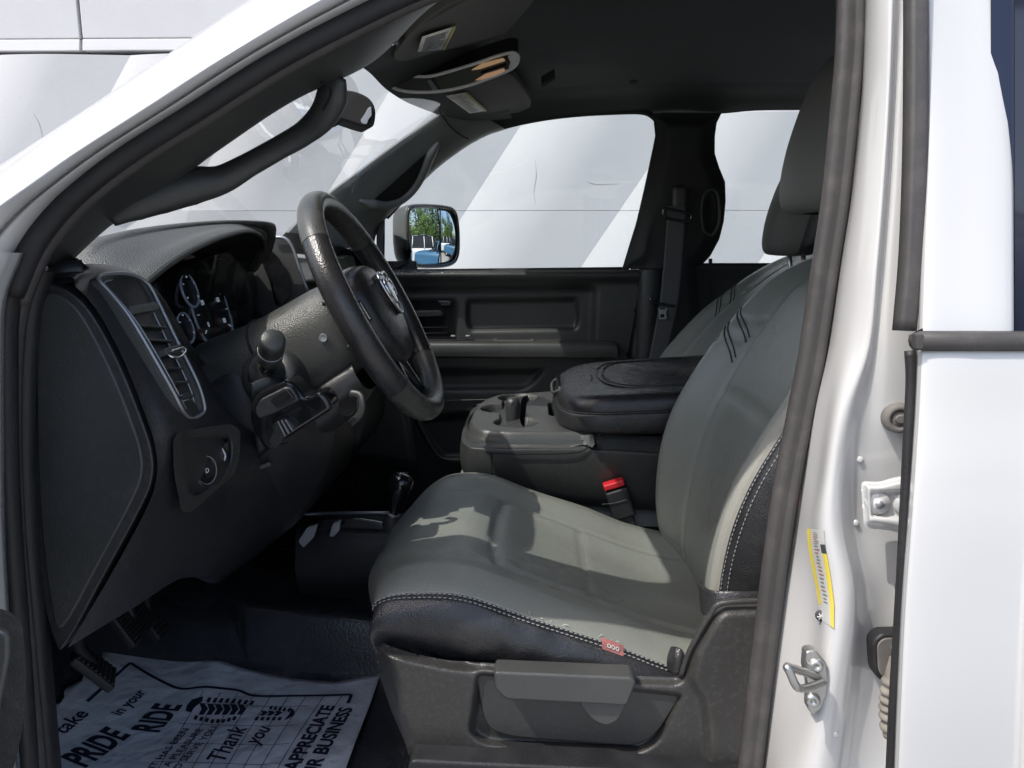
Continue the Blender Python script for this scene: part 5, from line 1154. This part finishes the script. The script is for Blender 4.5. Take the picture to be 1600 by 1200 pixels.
# ------------------------------------------------------------------ what the door mirror reflects: trees and two parked cars behind the truck
def car(name, label, x, y, rz, paint, L=4.6, H=1.5, Wd=1.8):
    r = empty(name, (x, y, 0), None, label, 'car', 'parked cars behind the truck'); m = Matrix.Translation((x, y, 0)) @ Matrix.Rotation(R(rz), 4, 'Z')
    t = lambda a, b, c: m @ V((a, b, c))
    secs = [(-L/2,.45,.75),(-L/2+.08,.28,.92),(-L*.27,.25,1.0),(0,.25,1.02),(L*.3,.25,1.03),(L/2-.06,.3,.95),(L/2,.45,.7)]
    surf('body', [[t(a, b*Wd/2, c) for b, c in ((-.86,z0),(-1,z0+.1),(-1,.7),(-.93,z1),(0,z1+.04),(.93,z1),(1,.7),(1,z0+.1),(.86,z0))] for a, z0, z1 in secs], paint, r, 4, 3)
    cab = [(-L*.26,1.0,.86),(-L*.12,H-.05,.70),(L*.08,H,.68),(L*.26,H-.08,.70),(L*.40,1.0,.84)]
    surf('roof', [[t(a*.96, b*w*Wd/2, z+.015) for b in (-1,-.5,0,.5,1)] for a, z, w in cab[1:4]], paint, r, 4, 3, solid=.03)
    surf('window_band', [[t(a, b*w*Wd/2, z) for b, z in ((-1.06,.98),(-1,zt-.03),(-.9,zt),(.9,zt),(1,zt-.03),(1.06,.98))] for a, zt, w in cab], M['carglass'], r, 4, 3)
    for a in (-L*.12, L*.1, L*.27): 
        for s_ in (-1, 1): tube('window_post', [t(a, s_*.93*Wd/2, 1.0), t(a*.9, s_*.74*Wd/2, H-.04)], .035, paint, r, 6, sm=1)
    for a in (-L*.31, L*.31):
        for s_ in (-1, 1):
            w_ = lathe('wheel', [(.0,.10),(.2,.10),(.22,.11),(.31,.11),(.33,.08),(.33,-.1)], t(a, s_*(Wd/2-.12), .33), (m.to_3x3() @ V((0, s_, 0))), [M['silver'], M['tyre']], r, 20, mi=[0,0,1,1,1])
    return r
car('parked_car', 'white parked car reflected in the door mirror', 7.4, 2.5, 84, M['carwhite'], 4.8, 1.72)
car('parked_car', 'blue parked car reflected in the door mirror', 5.7, 4.75, 118, M['carblue'], 4.5, 1.5)
def tree(x, y, hgt_, rad, mat_, label, seed):
    rnd = random.Random(seed); r = empty('tree', (x, y, 0), None, label, 'tree', 'trees behind the truck')
    tube('trunk', [V((x,y,0)), V((x+.1,y,hgt_*.4)), V((x-.1,y+.1,hgt_*.85))], .16, M['bark'], r, 8, scale=[1.2,.8,.25])
    vs = []; fs = []; cl = [(V((x+rnd.uniform(-.7,.7)*rad, y+rnd.uniform(-.7,.7)*rad, hgt_*rnd.uniform(.18,.95))), rnd.uniform(.35,.6)*rad) for _ in range(34)]
    for _ in range(5200):
        c_, q_ = rnd.choice(cl); d = V((rnd.gauss(0,1), rnd.gauss(0,1), rnd.gauss(0,.8))); d.normalize(); p = c_+d*q_*rnd.uniform(.5,1)
        n_ = (d+V((rnd.gauss(0,.6), rnd.gauss(0,.6), rnd.gauss(0,.6)))).normalized(); a_, b_, _z = basis(n_); s_ = rnd.uniform(.07,.13); i0 = len(vs)
        vs += [p-a_*s_, p+b_*s_*.6, p+a_*s_, p-b_*s_*.6]; fs.append((i0, i0+1, i0+2, i0+3))
    obj('crown', vs, fs, mat_, r, smooth=False)
for i, (x, y, h_, rd_, mk, lb__) in enumerate(((13.5,2.2,5.6,1.9,'leafa','bright green tree behind the parked cars, seen in the mirror'),(14.5,5.2,6.5,2.1,'leafb','dark green tree at the wall end, seen in the mirror'),(15,-.6,6.0,2.1,'leafb','dark green tree far behind the truck, seen in the mirror'),(12.2,3.7,3.4,1.3,'leafa','low bright shrub-like tree behind the white car'))):
    tree(x, y, h_, rd_, M[mk], lb__, 11+i)

for pts in ([(836,250),(838,275),(834,300),(837,318)], [(860,338),(858,350)], [(918,284),(932,288),(968,287)], [(505,120),(498,160),(502,190)], [(30,150),(60,190),(70,240)]):
    q = [ray(u, v) for u, v in pts]; wt = []
    for r in q:
        dg_ = None; t = (WY-.13)/r.y; wt.append(V((0,0,CZ))+r*t)
    obs = [o_ for o_ in wall.children if o_.name.startswith('panel')]
    out = []
    for (u, v) in pts:
        best = None; d = ray(u, v).normalized()
        for o_ in obs:
            h_ = o_.ray_cast(V((0,0,CZ)), d)
            if h_[0] and (best is None or h_[1].y < best.y): best = h_[1]
        if best: out.append(best-d*.001)
    if len(out) > 2: tube('hairline_crack', out, .0013, M['plug'], wall, 5, sm=4, scale=[.3,1,.6,.3])
